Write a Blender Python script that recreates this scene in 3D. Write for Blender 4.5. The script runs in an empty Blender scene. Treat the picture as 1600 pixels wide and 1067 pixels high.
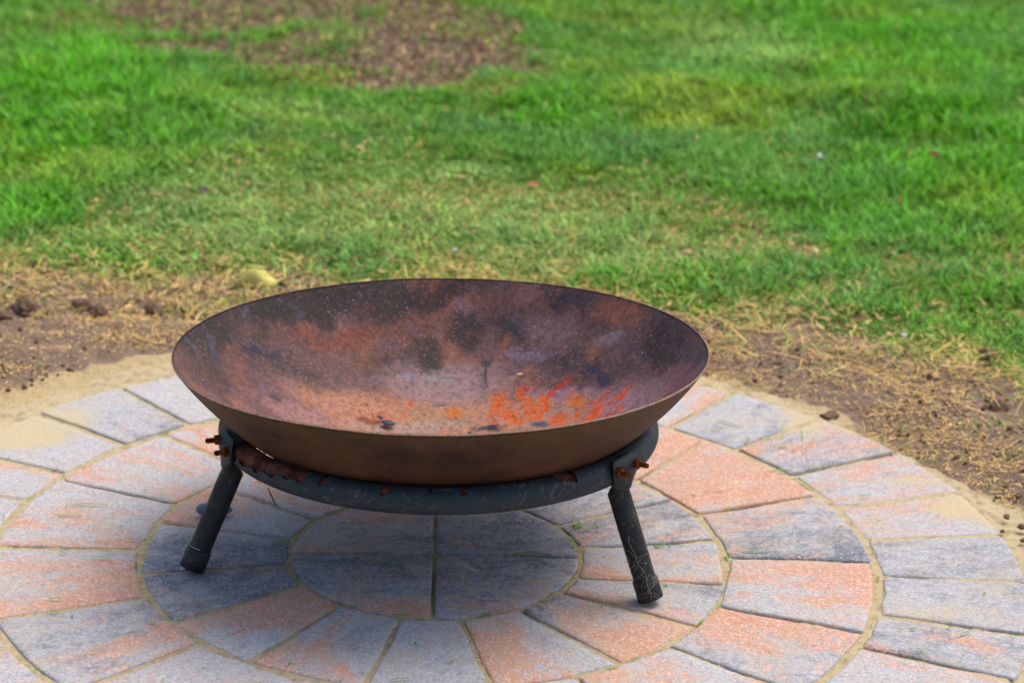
import bpy, bmesh, math, random
import numpy as np
from mathutils import Vector, Matrix

random.seed(7)
rng = np.random.default_rng(11)
scn = bpy.context.scene
COL = scn.collection
rad = math.radians

# ------------------------------------------------------------------ camera
CAM_R = Vector((0.99971502, 0.00795447, 0.02250791))
CAM_U = Vector((-0.02387215, 0.33311631, 0.9425835))
CAM_F = Vector((0.0, 0.94285219, -0.33321127))
cd = bpy.data.cameras.new('camera')
cam = bpy.data.objects.new('camera', cd)
COL.objects.link(cam)
m = Matrix((CAM_R, CAM_U, -CAM_F)).transposed().to_4x4()
m.translation = Vector((0.09630804, -3.04377314, 1.37781221))
cam.matrix_world = m
cd.sensor_width = 36.0
cd.lens = 3915.68 / 1600 * 36
cd.clip_start = 0.05
cd.clip_end = 500
cd.dof.use_dof = True
cd.dof.focus_distance = 3.12
cd.dof.aperture_fstop = 5.6
scn.camera = cam

# ------------------------------------------------------------------ light
SUN_EL, SUN_AZ = rad(62), rad(50)      # azimuth measured from +Y towards +X
w = bpy.data.worlds.new('World')
scn.world = w
w.use_nodes = True
nt = w.node_tree
nt.nodes.clear()
wo = nt.nodes.new('ShaderNodeOutputWorld')
bg = nt.nodes.new('ShaderNodeBackground')
sky = nt.nodes.new('ShaderNodeTexSky')
sky.sky_type = 'NISHITA'
sky.sun_disc = False
sky.sun_elevation = SUN_EL
sky.sun_rotation = SUN_AZ
sky.air_density = 1.0
sky.dust_density = 5.0
sky.ozone_density = 1.0
bg.inputs['Strength'].default_value = 0.125
nt.links.new(sky.outputs[0], bg.inputs[0])
nt.links.new(bg.outputs[0], wo.inputs[0])

sd = bpy.data.lights.new('sun', 'SUN')
sd.energy = 1.25
sd.angle = rad(48)
sd.color = (1.0, 0.92, 0.78)
sun = bpy.data.objects.new('sun', sd)
COL.objects.link(sun)
sdir = Vector((math.sin(SUN_AZ) * math.cos(SUN_EL), math.cos(SUN_AZ) * math.cos(SUN_EL), math.sin(SUN_EL)))
sun.rotation_euler = sdir.to_track_quat('Z', 'Y').to_euler()
sun.location = (2, 2, 4)

scn.view_settings.view_transform = 'Standard'
scn.view_settings.look = 'None'
scn.view_settings.gamma = 1.0
scn.view_settings.use_curve_mapping = False
scn.view_settings.exposure = 0.87
scn.render.engine = 'CYCLES'

# ------------------------------------------------------------------ helpers
def lin(c):
    c = np.asarray(c, float) / 255.0
    return np.where(c <= 0.04045, c / 12.92, ((c + 0.055) / 1.055) ** 2.4)

def hash3(ix, iy, iz, seed):
    h = (ix.astype(np.int64) * 374761393 + iy.astype(np.int64) * 668265263 + iz.astype(np.int64) * 2147483647 + seed * 1274126177) & 0xFFFFFFFF
    h = ((h ^ (h >> 13)) * 1274126177) & 0xFFFFFFFF
    h = ((h ^ (h >> 16)) * 2246822519) & 0xFFFFFFFF
    return ((h ^ (h >> 15)) & 0xFFFFFF) / float(0xFFFFFF)

def vnoise(x, y, scale=1.0, seed=0):
    x = np.asarray(x, float) * scale; y = np.asarray(y, float) * scale
    ix = np.floor(x); iy = np.floor(y); fx = x - ix; fy = y - iy
    fx = fx * fx * (3 - 2 * fx); fy = fy * fy * (3 - 2 * fy)
    z = np.zeros_like(ix)
    a = hash3(ix, iy, z, seed); b = hash3(ix + 1, iy, z, seed)
    c = hash3(ix, iy + 1, z, seed); d = hash3(ix + 1, iy + 1, z, seed)
    return (a * (1 - fx) + b * fx) * (1 - fy) + (c * (1 - fx) + d * fx) * fy

def fbm(x, y, scale=1.0, seed=0, octs=4, gain=0.5):
    s = 0; a = 1; t = 0
    for o in range(octs):
        s = s + a * vnoise(np.asarray(x) + 13.7 * o, np.asarray(y) - 7.3 * o, scale * 2 ** o, seed + o * 17)
        t += a; a *= gain
    return s / t

def sstep(a, b, x):
    t = np.clip((x - a) / (b - a), 0, 1)
    return t * t * (3 - 2 * t)

def np_mesh(name, verts, faces, mats, smooth=False, attrs=None, mat_idx=None):
    """faces: list of (n,k) arrays; returns a mesh"""
    me = bpy.data.meshes.new(name)
    verts = np.asarray(verts, np.float32)
    me.vertices.add(len(verts))
    me.vertices.foreach_set('co', verts.ravel())
    if not isinstance(faces, list):
        faces = [faces]
    loops = np.concatenate([f.ravel() for f in faces]).astype(np.int32)
    tot = np.concatenate([np.full(len(f), f.shape[1]) for f in faces]).astype(np.int32)
    st = np.concatenate([[0], np.cumsum(tot)[:-1]]).astype(np.int32)
    me.loops.add(len(loops))
    me.loops.foreach_set('vertex_index', loops)
    me.polygons.add(len(tot))
    me.polygons.foreach_set('loop_start', st)
    me.polygons.foreach_set('loop_total', tot)
    me.polygons.foreach_set('use_smooth', np.full(len(tot), smooth))
    if mat_idx is not None:
        me.polygons.foreach_set('material_index', np.asarray(mat_idx, np.int32))
    for k, v in (attrs or {}).items():
        v = np.asarray(v, np.float32)
        if v.ndim == 1:
            a = me.attributes.new(k, 'FLOAT', 'POINT'); a.data.foreach_set('value', v)
        elif v.shape[1] == 3:
            a = me.attributes.new(k, 'FLOAT_VECTOR', 'POINT'); a.data.foreach_set('vector', v.ravel())
        else:
            a = me.attributes.new(k, 'FLOAT_COLOR', 'POINT'); a.data.foreach_set('color', v.ravel())
    for mt in (mats if isinstance(mats, (list, tuple)) else [mats]):
        me.materials.append(mt)
    me.update(calc_edges=True)
    me.validate()
    return me

def obj(name, me, parent=None, label=None, cat=None, group=None, kind=None, loc=None):
    o = bpy.data.objects.new(name, me)
    COL.objects.link(o)
    if parent: o.parent = parent
    if label: o['label'] = label
    if cat: o['category'] = cat
    if group: o['group'] = group
    if kind: o['kind'] = kind
    if loc is not None: o.location = loc
    return o

def grid_faces(nu, nv, closed=False):
    """vertex index = i*nv + j ; closed wraps i"""
    i = np.arange(nu if closed else nu - 1)[:, None]; j = np.arange(nv - 1)[None, :]
    i2 = (i + 1) % nu
    return np.stack([(i * nv + j).ravel() if False else (i * nv + j + 0 * j).ravel(), (i2 * nv + j).ravel(), (i2 * nv + j + 1).ravel(), (i * nv + j + 1).ravel()], 1)

class NB:
    """small node-building helper"""
    def __init__(self, name):
        self.m = bpy.data.materials.new(name); self.m.use_nodes = True
        self.t = self.m.node_tree; self.t.nodes.clear()
        self.out = self.t.nodes.new('ShaderNodeOutputMaterial')
    def n(self, typ, **kw):
        nd = self.t.nodes.new(typ)
        for k, v in kw.items():
            if k.startswith('i_'):
                nd.inputs[k[2:].replace('_', ' ')].default_value = v
            else:
                setattr(nd, k, v)
        return nd
    def l(self, a, b): self.t.links.new(a, b)
    def set(self, sock, v):
        if hasattr(v, 'is_output') or hasattr(v, 'links'): self.l(v, sock)
        else: sock.default_value = v
    def math(self, op, a, b=0.0, c=None, clamp=False):
        nd = self.n('ShaderNodeMath', operation=op, use_clamp=clamp)
        self.set(nd.inputs[0], a); self.set(nd.inputs[1], b)
        if c is not None: self.set(nd.inputs[2], c)
        return nd.outputs[0]
    def mix(self, f, a, b, mode='MIX'):
        nd = self.n('ShaderNodeMix', data_type='RGBA', blend_type=mode)
        self.set(nd.inputs[0], f); self.set(nd.inputs[6], a); self.set(nd.inputs[7], b)
        return nd.outputs[2]
    def noise(self, vec, scale, detail=4, rough=0.55, dist=0.0, typ='FBM'):
        nd = self.n('ShaderNodeTexNoise')
        nd.inputs['Scale'].default_value = scale; nd.inputs['Detail'].default_value = detail
        nd.inputs['Roughness'].default_value = rough; nd.inputs['Distortion'].default_value = dist
        if vec is not None: self.l(vec, nd.inputs['Vector'])
        return nd.outputs['Fac']
    def mapr(self, v, a, b, c=0.0, d=1.0, smooth=True):
        nd = self.n('ShaderNodeMapRange', interpolation_type='SMOOTHSTEP' if smooth else 'LINEAR')
        self.set(nd.inputs[0], v)
        for i, x in zip((1, 2, 3, 4), (a, b, c, d)): self.set(nd.inputs[i], x)
        return nd.outputs[0]
    def attr(self, name, out='Fac'):
        return self.n('ShaderNodeAttribute', attribute_name=name).outputs[out]
    def vmul(self, v, s):
        nd = self.n('ShaderNodeVectorMath', operation='MULTIPLY')
        self.l(v, nd.inputs[0]); nd.inputs[1].default_value = s
        return nd.outputs[0]
    def bsdf(self, color, rough=0.8, metal=0.0, bump=None, bump_d=0.001, spec=0.3, normal=None):
        b = self.n('ShaderNodeBsdfPrincipled')
        self.set(b.inputs['Base Color'], color); self.set(b.inputs['Roughness'], rough)
        self.set(b.inputs['Metallic'], metal); self.set(b.inputs['Specular IOR Level'], spec)
        if bump is not None:
            bp = self.n('ShaderNodeBump'); bp.inputs['Strength'].default_value = 1.0
            bp.inputs['Distance'].default_value = bump_d
            self.l(bump, bp.inputs['Height']); self.l(bp.outputs[0], b.inputs['Normal'])
        return b
    def end(self, b):
        self.l(b.outputs[0], self.out.inputs['Surface']); return self.m
    def pos(self): return self.n('ShaderNodeNewGeometry').outputs['Position']
    def obco(self): return self.n('ShaderNodeTexCoord').outputs['Object']

def rgb(r, g, b, k=1.0):
    c = lin((r, g, b)) * k
    return (float(c[0]), float(c[1]), float(c[2]), 1.0)

# ------------------------------------------------------------------ materials
SANDC = (186, 166, 120)
def mat_paver():
    M = NB('paver_concrete')
    pc = M.attr('pc', 'Vector')
    st = M.vmul(pc, (9.0, 20.0, 1.0))           # streaks run radially
    n1 = M.noise(st, 1.0, 8, 0.72, 0.25)
    st2 = M.vmul(pc, (16.0, 30.0, 1.3))
    n2 = M.noise(st2, 1.0, 7, 0.74, 0.2)
    fine = M.noise(pc, 420.0, 3, 0.7)
    med = M.noise(pc, 110.0, 4, 0.75)
    grain = M.n('ShaderNodeTexVoronoi'); grain.inputs['Scale'].default_value = 400.0; M.l(pc, grain.inputs['Vector'])
    gr = grain.outputs['Color']
    gv = M.n('ShaderNodeSeparateColor'); M.l(gr, gv.inputs[0]); g = gv.outputs[0]
    o = M.attr('orange'); d = M.attr('dark'); s = M.attr('sand')
    # orange pigment
    x = M.math('ADD', M.math('MULTIPLY', M.math('SUBTRACT', n1, 0.5), 2.5), M.math('MULTIPLY', M.math('SUBTRACT', med, 0.5), 1.1))
    om = M.mapr(M.math('ADD', M.math('ADD', x, o), M.math('MULTIPLY', M.math('SUBTRACT', g, .5), .24)), 0.26, 0.74)
    y = M.math('ADD', M.math('MULTIPLY', M.math('SUBTRACT', n2, 0.5), 2.2), M.math('MULTIPLY', M.math('SUBTRACT', med, 0.5), -1.0))
    dm = M.mapr(M.math('ADD', M.math('ADD', y, d), M.math('MULTIPLY', M.math('SUBTRACT', g, .5), .3)), 0.12, 0.95)  # slate tone; under the bowl it also paints in shade
    base = M.mix(n2, rgb(132, 137, 148), rgb(200, 198, 198))
    c = M.mix(M.math('MULTIPLY', dm, 0.95), base, rgb(92, 100, 114))
    ora = M.mix(med, rgb(180, 122, 92), rgb(208, 154, 122))
    c = M.mix(M.math('MULTIPLY', om, 0.84), c, ora)
    # aggregate grains
    c = M.mix(M.mapr(g, 0.66, 0.98, 0.0, 0.30), c, rgb(228, 226, 232))
    c = M.mix(M.mapr(g, 0.34, 0.02, 0.0, 0.34), c, rgb(82, 80, 92))
    c = M.mix(M.math('MULTIPLY', M.mapr(fine, .56, .75), 0.35), c, rgb(96, 94, 108))
    c = M.mix(M.mapr(M.noise(pc, 17.0, 6, .75), .45, .66, 0, .38), c, rgb(176, 160, 134))
    # sand dust
    sn = M.math('ADD', s, M.math('ADD', M.math('MULTIPLY', M.math('SUBTRACT', M.noise(pc, 28.0, 5, 0.7), .5), 1.1), M.math('ADD', M.math('MULTIPLY', M.math('SUBTRACT', fine, .5), 1.2), M.math('MULTIPLY', M.math('SUBTRACT', g, .5), .5))))
    sm = M.mapr(sn, 0.25, 1.15)
    c = M.mix(M.math('MULTIPLY', sm, 0.93), c, M.mix(fine, rgb(158, 142, 108), rgb(204, 190, 156)))
    h = M.math('ADD', M.math('MULTIPLY', g, 0.5), M.math('ADD', M.math('MULTIPLY', fine, 0.9), M.math('MULTIPLY', med, 1.2)))
    return M.end(M.bsdf(c, 0.86, bump=h, bump_d=0.0013, spec=0.25))

def mat_sand():
    M = NB('joint_sand')
    p = M.pos()
    a = M.noise(p, 700, 3, 0.7); b = M.noise(p, 60, 5, 0.65); c_ = M.noise(p, 9, 4, 0.6)
    c = M.mix(a, rgb(142, 126, 96), rgb(212, 198, 162))
    c = M.mix(M.mapr(b, .46, .7, 0, .6), c, rgb(134, 114, 84))
    # dark organic crumbs and a little moss in the joints
    c = M.mix(M.math('MULTIPLY', M.mapr(M.noise(p, 130, 3, .6), .64, .72), .8), c, rgb(84, 66, 46))
    moss = M.math('MULTIPLY', M.mapr(M.noise(p, 26, 5, .7), .60, .68), M.mapr(c_, .48, .62))
    c = M.mix(M.math('MULTIPLY', moss, .8), c, rgb(112, 122, 48))
    c = M.mix(M.math('MULTIPLY', M.attr('dirt'), .85), c, rgb(124, 104, 86))
    h = M.math('ADD', a, M.math('MULTIPLY', b, 2.6))
    return M.end(M.bsdf(c, 0.95, bump=h, bump_d=0.0018, spec=0.1))

def mat_ground():
    M = NB('soil_and_turf_base')
    p = M.pos()
    a = M.noise(p, 260, 4, 0.7); b = M.noise(p, 34, 6, 0.7); c_ = M.noise(p, 5, 4, 0.6)
    soil = M.mix(b, rgb(92, 76, 66), rgb(150, 130, 114))
    soil = M.mix(M.mapr(a, .5, .8, 0, .5), soil, rgb(178, 158, 134))
    soil = M.mix(M.mapr(a, .45, .2, 0, .5), soil, rgb(74, 58, 50))
    gr = M.mix(b, rgb(54, 86, 24), rgb(100, 128, 50))
    gr = M.mix(M.mapr(a, .5, .8, 0, .6), gr, rgb(130, 120, 70))
    g = M.math('ADD', M.attr('turf'), M.math('MULTIPLY', M.math('SUBTRACT', b, .5), .8))
    c = M.mix(M.mapr(g, .3, .7), soil, gr)
    c = M.mix(M.math('MULTIPLY', M.mapr(M.math('ADD', M.attr('sand'), M.math('SUBTRACT', b, .5)), .3, .7), .8), c, rgb(190, 170, 128))
    h = M.math('ADD', M.math('MULTIPLY', a, .6), M.math('MULTIPLY', b, 2.5))
    return M.end(M.bsdf(c, 0.97, bump=h, bump_d=0.005, spec=0.08))

def mat_leafy(name, trans=0.3, rough=0.55):
    M = NB(name)
    c = M.attr('col', 'Color')
    b = M.bsdf(c, rough, spec=0.3)
    t = M.n('ShaderNodeBsdfTranslucent'); M.l(c, t.inputs[0])
    mx = M.n('ShaderNodeMixShader'); mx.inputs[0].default_value = trans
    M.l(b.outputs[0], mx.inputs[1]); M.l(t.outputs[0], mx.inputs[2])
    M.l(mx.outputs[0], M.out.inputs['Surface'])
    return M.m

def mat_soilclod():
    M = NB('dry_soil')
    p = M.obco()
    a = M.noise(p, 220, 4, .7); b = M.noise(p, 40, 4, .6)
    c = M.mix(b, rgb(80, 62, 52), rgb(136, 112, 94)); c = M.mix(M.mapr(a, .5, .8, 0, .4), c, rgb(160, 138, 112))
    return M.end(M.bsdf(c, .97, bump=a, bump_d=.003, spec=.05))

def mat_bowl_in():
    M = NB('burnt_rusty_steel')
    c = M.attr('col', 'Color'); p = M.obco()
    n1 = M.noise(p, 30, 6, .7); n2 = M.noise(p, 130, 5, .75); n3 = M.noise(p, 480, 3, .7)
    vo = M.n('ShaderNodeTexVoronoi'); vo.inputs['Scale'].default_value = 700; M.l(p, vo.inputs['Vector'])
    sp = M.n('ShaderNodeSeparateColor'); M.l(vo.outputs['Color'], sp.inputs[0])
    k = M.mapr(M.math('ADD', M.math('MULTIPLY', n2, .6), M.math('MULTIPLY', n3, .4)), .36, .64, .34, 1.8, smooth=False)
    kc = M.n('ShaderNodeCombineColor'); M.l(k, kc.inputs[0]); M.l(k, kc.inputs[1]); M.l(k, kc.inputs[2])
    c = M.mix(1.0, c, kc.outputs[0], 'MULTIPLY')
    c = M.mix(M.mapr(n2, .54, .66, 0, .4), c, rgb(134, 66, 40))
    c = M.mix(M.mapr(n3, .56, .72, 0, .45), c, rgb(156, 92, 62))
    pit = M.noise(p, 75, 6, .8)
    c = M.mix(M.mapr(pit, .57, .66, 0, .55), c, rgb(44, 36, 44))
    c = M.mix(M.mapr(n1, .54, .68, 0, .22), c, rgb(112, 100, 128))
    # pale ash specks
    ash = M.math('MULTIPLY', M.mapr(sp.outputs[0], .972, .99), M.mapr(M.noise(p, 12, 4, .6), .42, .62))
    c = M.mix(M.math('MULTIPLY', ash, .5), c, rgb(196, 186, 190))
    h = M.math('ADD', M.math('MULTIPLY', n2, 1.4), M.math('ADD', n3, M.math('MULTIPLY', sp.outputs[1], .4)))
    return M.end(M.bsdf(c, .68, 0.0, bump=h, bump_d=.0013, spec=.35))

def mat_bowl_out():
    M = NB('brown_rusty_steel')
    p = M.obco()
    n1 = M.noise(p, 9, 6, .65); n2 = M.noise(p, 90, 5, .75); n3 = M.noise(p, 420, 3, .7)
    c = M.mix(M.mapr(n1, .35, .65), rgb(56, 30, 18), rgb(94, 58, 32))
    sx = M.n('ShaderNodeSeparateXYZ'); M.l(p, sx.inputs[0])
    # ochre tone fading in just below the rim
    zf = M.mapr(M.math('ADD', sx.outputs[2], M.math('MULTIPLY', M.math('SUBTRACT', n1, .5), .03)), -.035, -.004)
    c = M.mix(M.math('MULTIPLY', zf, .55), c, rgb(100, 76, 42))
    c = M.mix(M.mapr(n2, .50, .66, 0, .6), c, rgb(58, 34, 26))
    c = M.mix(M.mapr(M.noise(p, 24, 7, .75), .54, .68, 0, .5), c, rgb(108, 62, 34))
    c = M.mix(M.mapr(n3, .6, .75, 0, .3), c, rgb(120, 86, 56))
    return M.end(M.bsdf(c, .62, 0.0, bump=M.math('ADD', n2, n3), bump_d=.0014, spec=.35))

def mat_pipe_rust():
    M = NB('flaking_rust')
    p = M.obco()
    n1 = M.noise(p, 60, 6, .7); n2 = M.noise(p, 260, 5, .75)
    c = M.mix(M.mapr(n1, .35, .65), rgb(84, 44, 38), rgb(150, 92, 74)); c = M.mix(M.mapr(n2, .55, .72, 0, .6), c, rgb(164, 104, 50))
    c = M.mix(M.mapr(n2, .45, .3, 0, .6), c, rgb(54, 30, 30))
    return M.end(M.bsdf(c, .9, bump=M.math('ADD', M.math('MULTIPLY', n1, 2), n2), bump_d=.004, spec=.15))

def mat_bolt():
    M = NB('orange_rust')
    p = M.obco(); n1 = M.noise(p, 200, 5, .7)
    c = M.mix(M.mapr(n1, .35, .65), rgb(52, 28, 20), rgb(138, 76, 34))
    return M.end(M.bsdf(c, .9, bump=n1, bump_d=.002, spec=.15))

def mat_plastic(name, base, light, dustk=.5, rough=.5):
    M = NB(name)
    p = M.obco()
    n1 = M.noise(p, 26, 6, .65); n2 = M.noise(p, 220, 4, .8); n3 = M.noise(p, 60, 5, .7, 1.5)
    c = M.mix(n1, base, light)
    c = M.mix(M.mapr(n3, .54, .7, 0, dustk), c, rgb(132, 126, 108))
    c = M.mix(M.mapr(n2, .64, .74, 0, dustk), c, rgb(176, 166, 140))
    r = M.mapr(n1, .3, .7, rough - .1, rough + .2)
    return M.end(M.bsdf(c, r, bump=M.math('ADD', n3, M.math('MULTIPLY', n2, .4)), bump_d=.0006, spec=.35))

def mat_plain(name, c1, c2, scale=120, rough=.8, bd=.001):
    M = NB(name); p = M.obco(); n = M.noise(p, scale, 5, .7)
    return M.end(M.bsdf(M.mix(n, c1, c2), rough, bump=n, bump_d=bd, spec=.25))

M_PAVER = mat_paver(); M_SAND = mat_sand(); M_GROUND = mat_ground()
M_GRASS = mat_leafy('grass_blades'); M_STRAW = mat_leafy('dry_straw', .12, .8)
M_CLOD = mat_soilclod(); M_BIN = mat_bowl_in(); M_BOUT = mat_bowl_out()
M_RUST = mat_pipe_rust(); M_BOLT = mat_bolt()
M_SLEEVE = mat_plastic('weathered_grey_sleeve', rgb(24, 30, 35), rgb(54, 66, 76), .36, .55)
M_LEG = mat_plastic('dusty_black_paint', rgb(16, 18, 22), rgb(32, 37, 43), .24, .42)
M_LEAF = mat_leafy('yellow_leaf', .3, .6)
M_CHAR = mat_plain('charcoal', rgb(36, 36, 46), rgb(82, 84, 100), 200)
M_WEB = mat_plain('cobweb_thread', rgb(150, 142, 116), rgb(200, 192, 168), 50)
M_STONE = mat_plain('smooth_grey_rubber', rgb(84, 96, 112), rgb(106, 118, 134), 60, .45, .0002)
M_WOOD = mat_plain('pale_wood', rgb(176, 138, 100), rgb(220, 190, 156), 150)
M_WHITE = mat_plain('white_grit', rgb(200, 198, 196), rgb(236, 234, 232), 100)
M_TWIG = mat_plain('dark_twig', rgb(46, 34, 30), rgb(84, 64, 50), 200)

# ------------------------------------------------------------------ masks in world metres
LAWN = [
 (-0.31,3.17,0.48,0.52,'soil',1),
 (0.02,2.95,0.17,0.28,'soil',1),
 (-0.71,3.39,0.31,0.20,'soil',0.9),
 (-0.78,2.97,0.09,0.11,'soil',0.6),
 (-0.15,2.76,0.18,0.20,'soil',0.7),
 (-0.51,3.07,0.07,0.11,'green',1),
 (-0.36,2.98,0.09,0.14,'green',0.5),
 (-0.29,3.32,0.02,0.09,'green',0.8),
 (0.04,3.44,0.10,0.16,'green',0.9),
 (-0.36,2.58,0.16,0.14,'straw',1),
 (-0.25,2.69,0.12,0.10,'straw',0.8),
 (-0.46,2.67,0.09,0.09,'straw',0.6),
 (-1.03,3.16,0.10,0.15,'straw',0.7),
 (0.62,1.32,0.04,0.04,'soil',1),
 (0.43,1.29,0.02,0.03,'soil',0.8),
 (-0.58,2.36,0.04,0.05,'soil',0.7),
 (0.11,1.69,0.02,0.03,'straw',1),
 (0.15,1.57,0.04,0.05,'straw',0.6),
 (0.96,2.14,0.15,0.11,'dark',1),
 (0.87,2.05,0.11,0.06,'dark',0.6),
 (0.51,2.43,0.22,0.23,'yellow',0.9),
 (0.80,2.43,0.15,0.13,'yellow',0.6),
 (0.57,2.57,0.06,0.05,'straw',0.5),
 (0.18,2.37,0.11,0.21,'lush',0.8),
 (-0.91,2.56,0.22,0.43,'lush',1),
 (-0.90,2.00,0.16,0.30,'lush',0.9),
 (-0.70,2.17,0.19,0.27,'lush',0.6),
 (-0.73,1.67,0.15,0.13,'lush',0.6),
 (-0.80,1.49,0.10,0.17,'lush',0.7),
 (0.95,3.01,0.45,0.71,'lush',0.8),
 (1.03,2.07,0.22,0.47,'lush',0.8),
 (0.84,1.67,0.25,0.27,'lush',0.5),
 (-0.13,1.59,0.56,0.30,'pale',1),
 (-0.50,1.35,0.30,0.14,'pale',1),
 (0.21,1.33,0.35,0.14,'pale',0.9),
 (0.63,3.05,0.19,0.29,'pale',0.7),
 (-0.36,2.26,0.14,0.11,'pale',0.5),
 (0.49,1.52,0.09,0.13,'straw',0.5),
 (0.47,1.35,0.12,0.09,'straw',0.5),
]

LAWN += [(-.12, 2.62, .26, .13, 'soil', .62), (-.45, 2.78, .2, .16, 'soil', .6), (.1, 2.5, .2, .12, 'straw', .5), (-.3, 1.95, .25, .12, 'straw', .35), (-.55, 1.75, .2, .1, 'straw', .3), (.35, 1.75, .2, .12, 'straw', .3), (-.62, 3.0, .30, .35, 'soil', .7), (-.85, 3.45, .3, .15, 'soil', .6), (-.95, 3.2, .2, .15, 'straw', .7), (-.22, 2.86, .42, .26, 'soil', .85), (-.30, 2.66, .26, .12, 'straw', .9), (.12, 2.72, .12, .10, 'soil', .5)]
SAND_SPILL = [  # x, y, rx, ry, strength : sand swept over the paving
 (0.545, 0.535, .05, .11, 1.0), (0.600, 0.500, .05, .06, .6), (0.735, 0.205, .06, .05, 1.5), (0.745, 0.16, .03, .06, .7), (0.66, 0.185, .06, .012, .7), (.67, .30, .08, .014, .7),
 (-0.660, 0.39, .14, .075, 1.6), (-0.59, 0.45, .09, .08, 1.0), (-0.49, 0.62, .09, .04, .5), (0.66, -0.145, .16, .035, .55), (0.70, -0.07, .10, .03, .3),
 (-.60, .50, .07, .06, .5), (-.70, .28, .12, .05, .6), (0.415, .27, .03, .018, .55), (0.33, 0.335, .03, .02, .45), (0.59, .36, .07, .03, .35)]

def margin(x, y):
    a = np.degrees(np.arctan2(y, x)) % 360
    return np.interp(a, [0, 10, 16, 24, 34, 44, 56, 90, 120, 150, 200, 360], [.90, .87, .835, .80, .795, .835, .82, .83, .87, .90, .88, .90])

def spill(x, y):
    s = np.zeros_like(np.asarray(x, float))
    for (cx, cy, rx, ry, k) in SAND_SPILL:
        d = np.sqrt(((x - cx) / rx) ** 2 + ((y - cy) / ry) ** 2)
        s = np.maximum(s, k * (1 - sstep(.3, 1.25, d)))
    return s

LB_X = np.array([-9, -1.6, -.83, -.48, -.13, .21, .43, .64, .84, .95, 1.15, 1.5, 9.])
LB_Y = np.array([.9, 1.08, 1.12, 1.12, 1.07, 1.06, .95, .88, .79, .64, .40, .1, -.3])
def lawn_dist(x, y):
    """> 0 inside the lawn"""
    front = y - np.interp(x, LB_X, LB_Y) + .06
    r = np.hypot(x, y)
    side = r - 1.42                                 # the worn ring goes on all round the paving
    d = np.where(y > 0.0, front, side)
    d = np.where((y > 0) & (x < -.9), np.minimum(front, 9), d)
    d = np.where((np.abs(x) > 1.6) & (y > 0), np.maximum(d, np.abs(x) - 1.75), d)
    return d + (fbm(x, y, 3.2, 5) - .5) * .22 + (fbm(x, y, 12, 9) - .5) * .10

def kinds(x, y):
    wx = x + (fbm(x, y, 5, 31) - .5) * .16; wy = y + (fbm(x, y, 5, 47) - .5) * .30
    K = {k: np.zeros_like(x) for k in ('soil', 'green', 'straw', 'dark', 'yellow', 'lush', 'pale')}
    for (cx, cy, rx, ry, k, s) in LAWN:
        d = np.sqrt(((wx - cx) / rx) ** 2 + ((wy - cy) / ry) ** 2)
        K[k] = np.maximum(K[k], s * (1 - sstep(.45, 1.35, d)))
    rag = sstep(.3, .7, K['soil'] + (fbm(x, y, 9, 33, 5, .6) - .5) * 1.5)
    K['soil'] = np.where(K['soil'] > .02, rag, 0) * (1 - .85 * K['green'])
    K['soil'] = np.clip(K['soil'], 0, 1)
    return K

def soil_z(x, y):
    x = np.asarray(x, float); y = np.asarray(y, float)
    r = np.hypot(x, y)
    ld = lawn_dist(x, y)
    bare = 1 - sstep(-.05, .1, ld)
    z = -.010 + .022 * sstep(.79, .95, r) * (fbm(x, y, 7, 3) * .8 + .2)
    z += bare * ((fbm(x, y, 26, 8, 4, .6) - .5) * .018 * sstep(.80, .9, r))
    z += sstep(-.1, .35, ld) * .012 + (fbm(x, y, 1.6, 21) - .5) * .05 * sstep(1.2, 2.0, r)
    d = np.sqrt(((x - .96) / .22) ** 2 + ((y - 2.16) / .14) ** 2)
    z += -.035 * (1 - sstep(.2, 1.1, d))
    d = np.sqrt(((x - .95) / .3) ** 2 + ((y - 2.45) / .14) ** 2)
    z += .02 * (1 - sstep(.2, 1.1, d))
    return z

# ------------------------------------------------------------------ ground sheet
NA = 900
r1 = np.arange(.74, 1.7, .0085); r2 = 1.7 * 1.016 ** np.arange(1, 85); r3 = r2[-1] * 1.16 ** np.arange(1, 24)
rr = np.concatenate([r1, r2, r3])
th = np.linspace(0, 2 * np.pi, NA, endpoint=False)
TH, RR = np.meshgrid(th, rr, indexing='ij')
X = (RR * np.cos(TH)).ravel(); Y = (RR * np.sin(TH)).ravel()
Z = soil_z(X, Y)
far = sstep(8, 14, RR.ravel()); Z = Z * (1 - far)
K = kinds(X, Y)
turf = sstep(-.02, .16, lawn_dist(X, Y)) * (1 - K['soil'] * .9)
sandg = 1 - sstep(-.02, .035, RR.ravel() + (fbm(X, Y, 14, 77, 5, .6) - .5) * .10 - margin(X, Y))
sandg = np.maximum(sandg, spill(X, Y))
me = np_mesh('ground', np.stack([X, Y, Z], 1), grid_faces(NA, len(rr), True)[:, ::-1].copy(), M_GROUND, True, {'turf': turf, 'sand': sandg})
obj('ground', me, kind='structure')

# ------------------------------------------------------------------ patio: sand bed and pavers
S = .0055; n = int(1.84 / S)
gx = np.linspace(-.92, .92, n)
GX, GY = np.meshgrid(gx, gx, indexing='ij')
X = GX.ravel(); Y = GY.ravel(); r = np.hypot(X, Y)
Z = -.0030 + (fbm(X, Y, 8, 51) - .5) * .0120 + (fbm(X, Y, 110, 52, 2) - .5) * .0030
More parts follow.
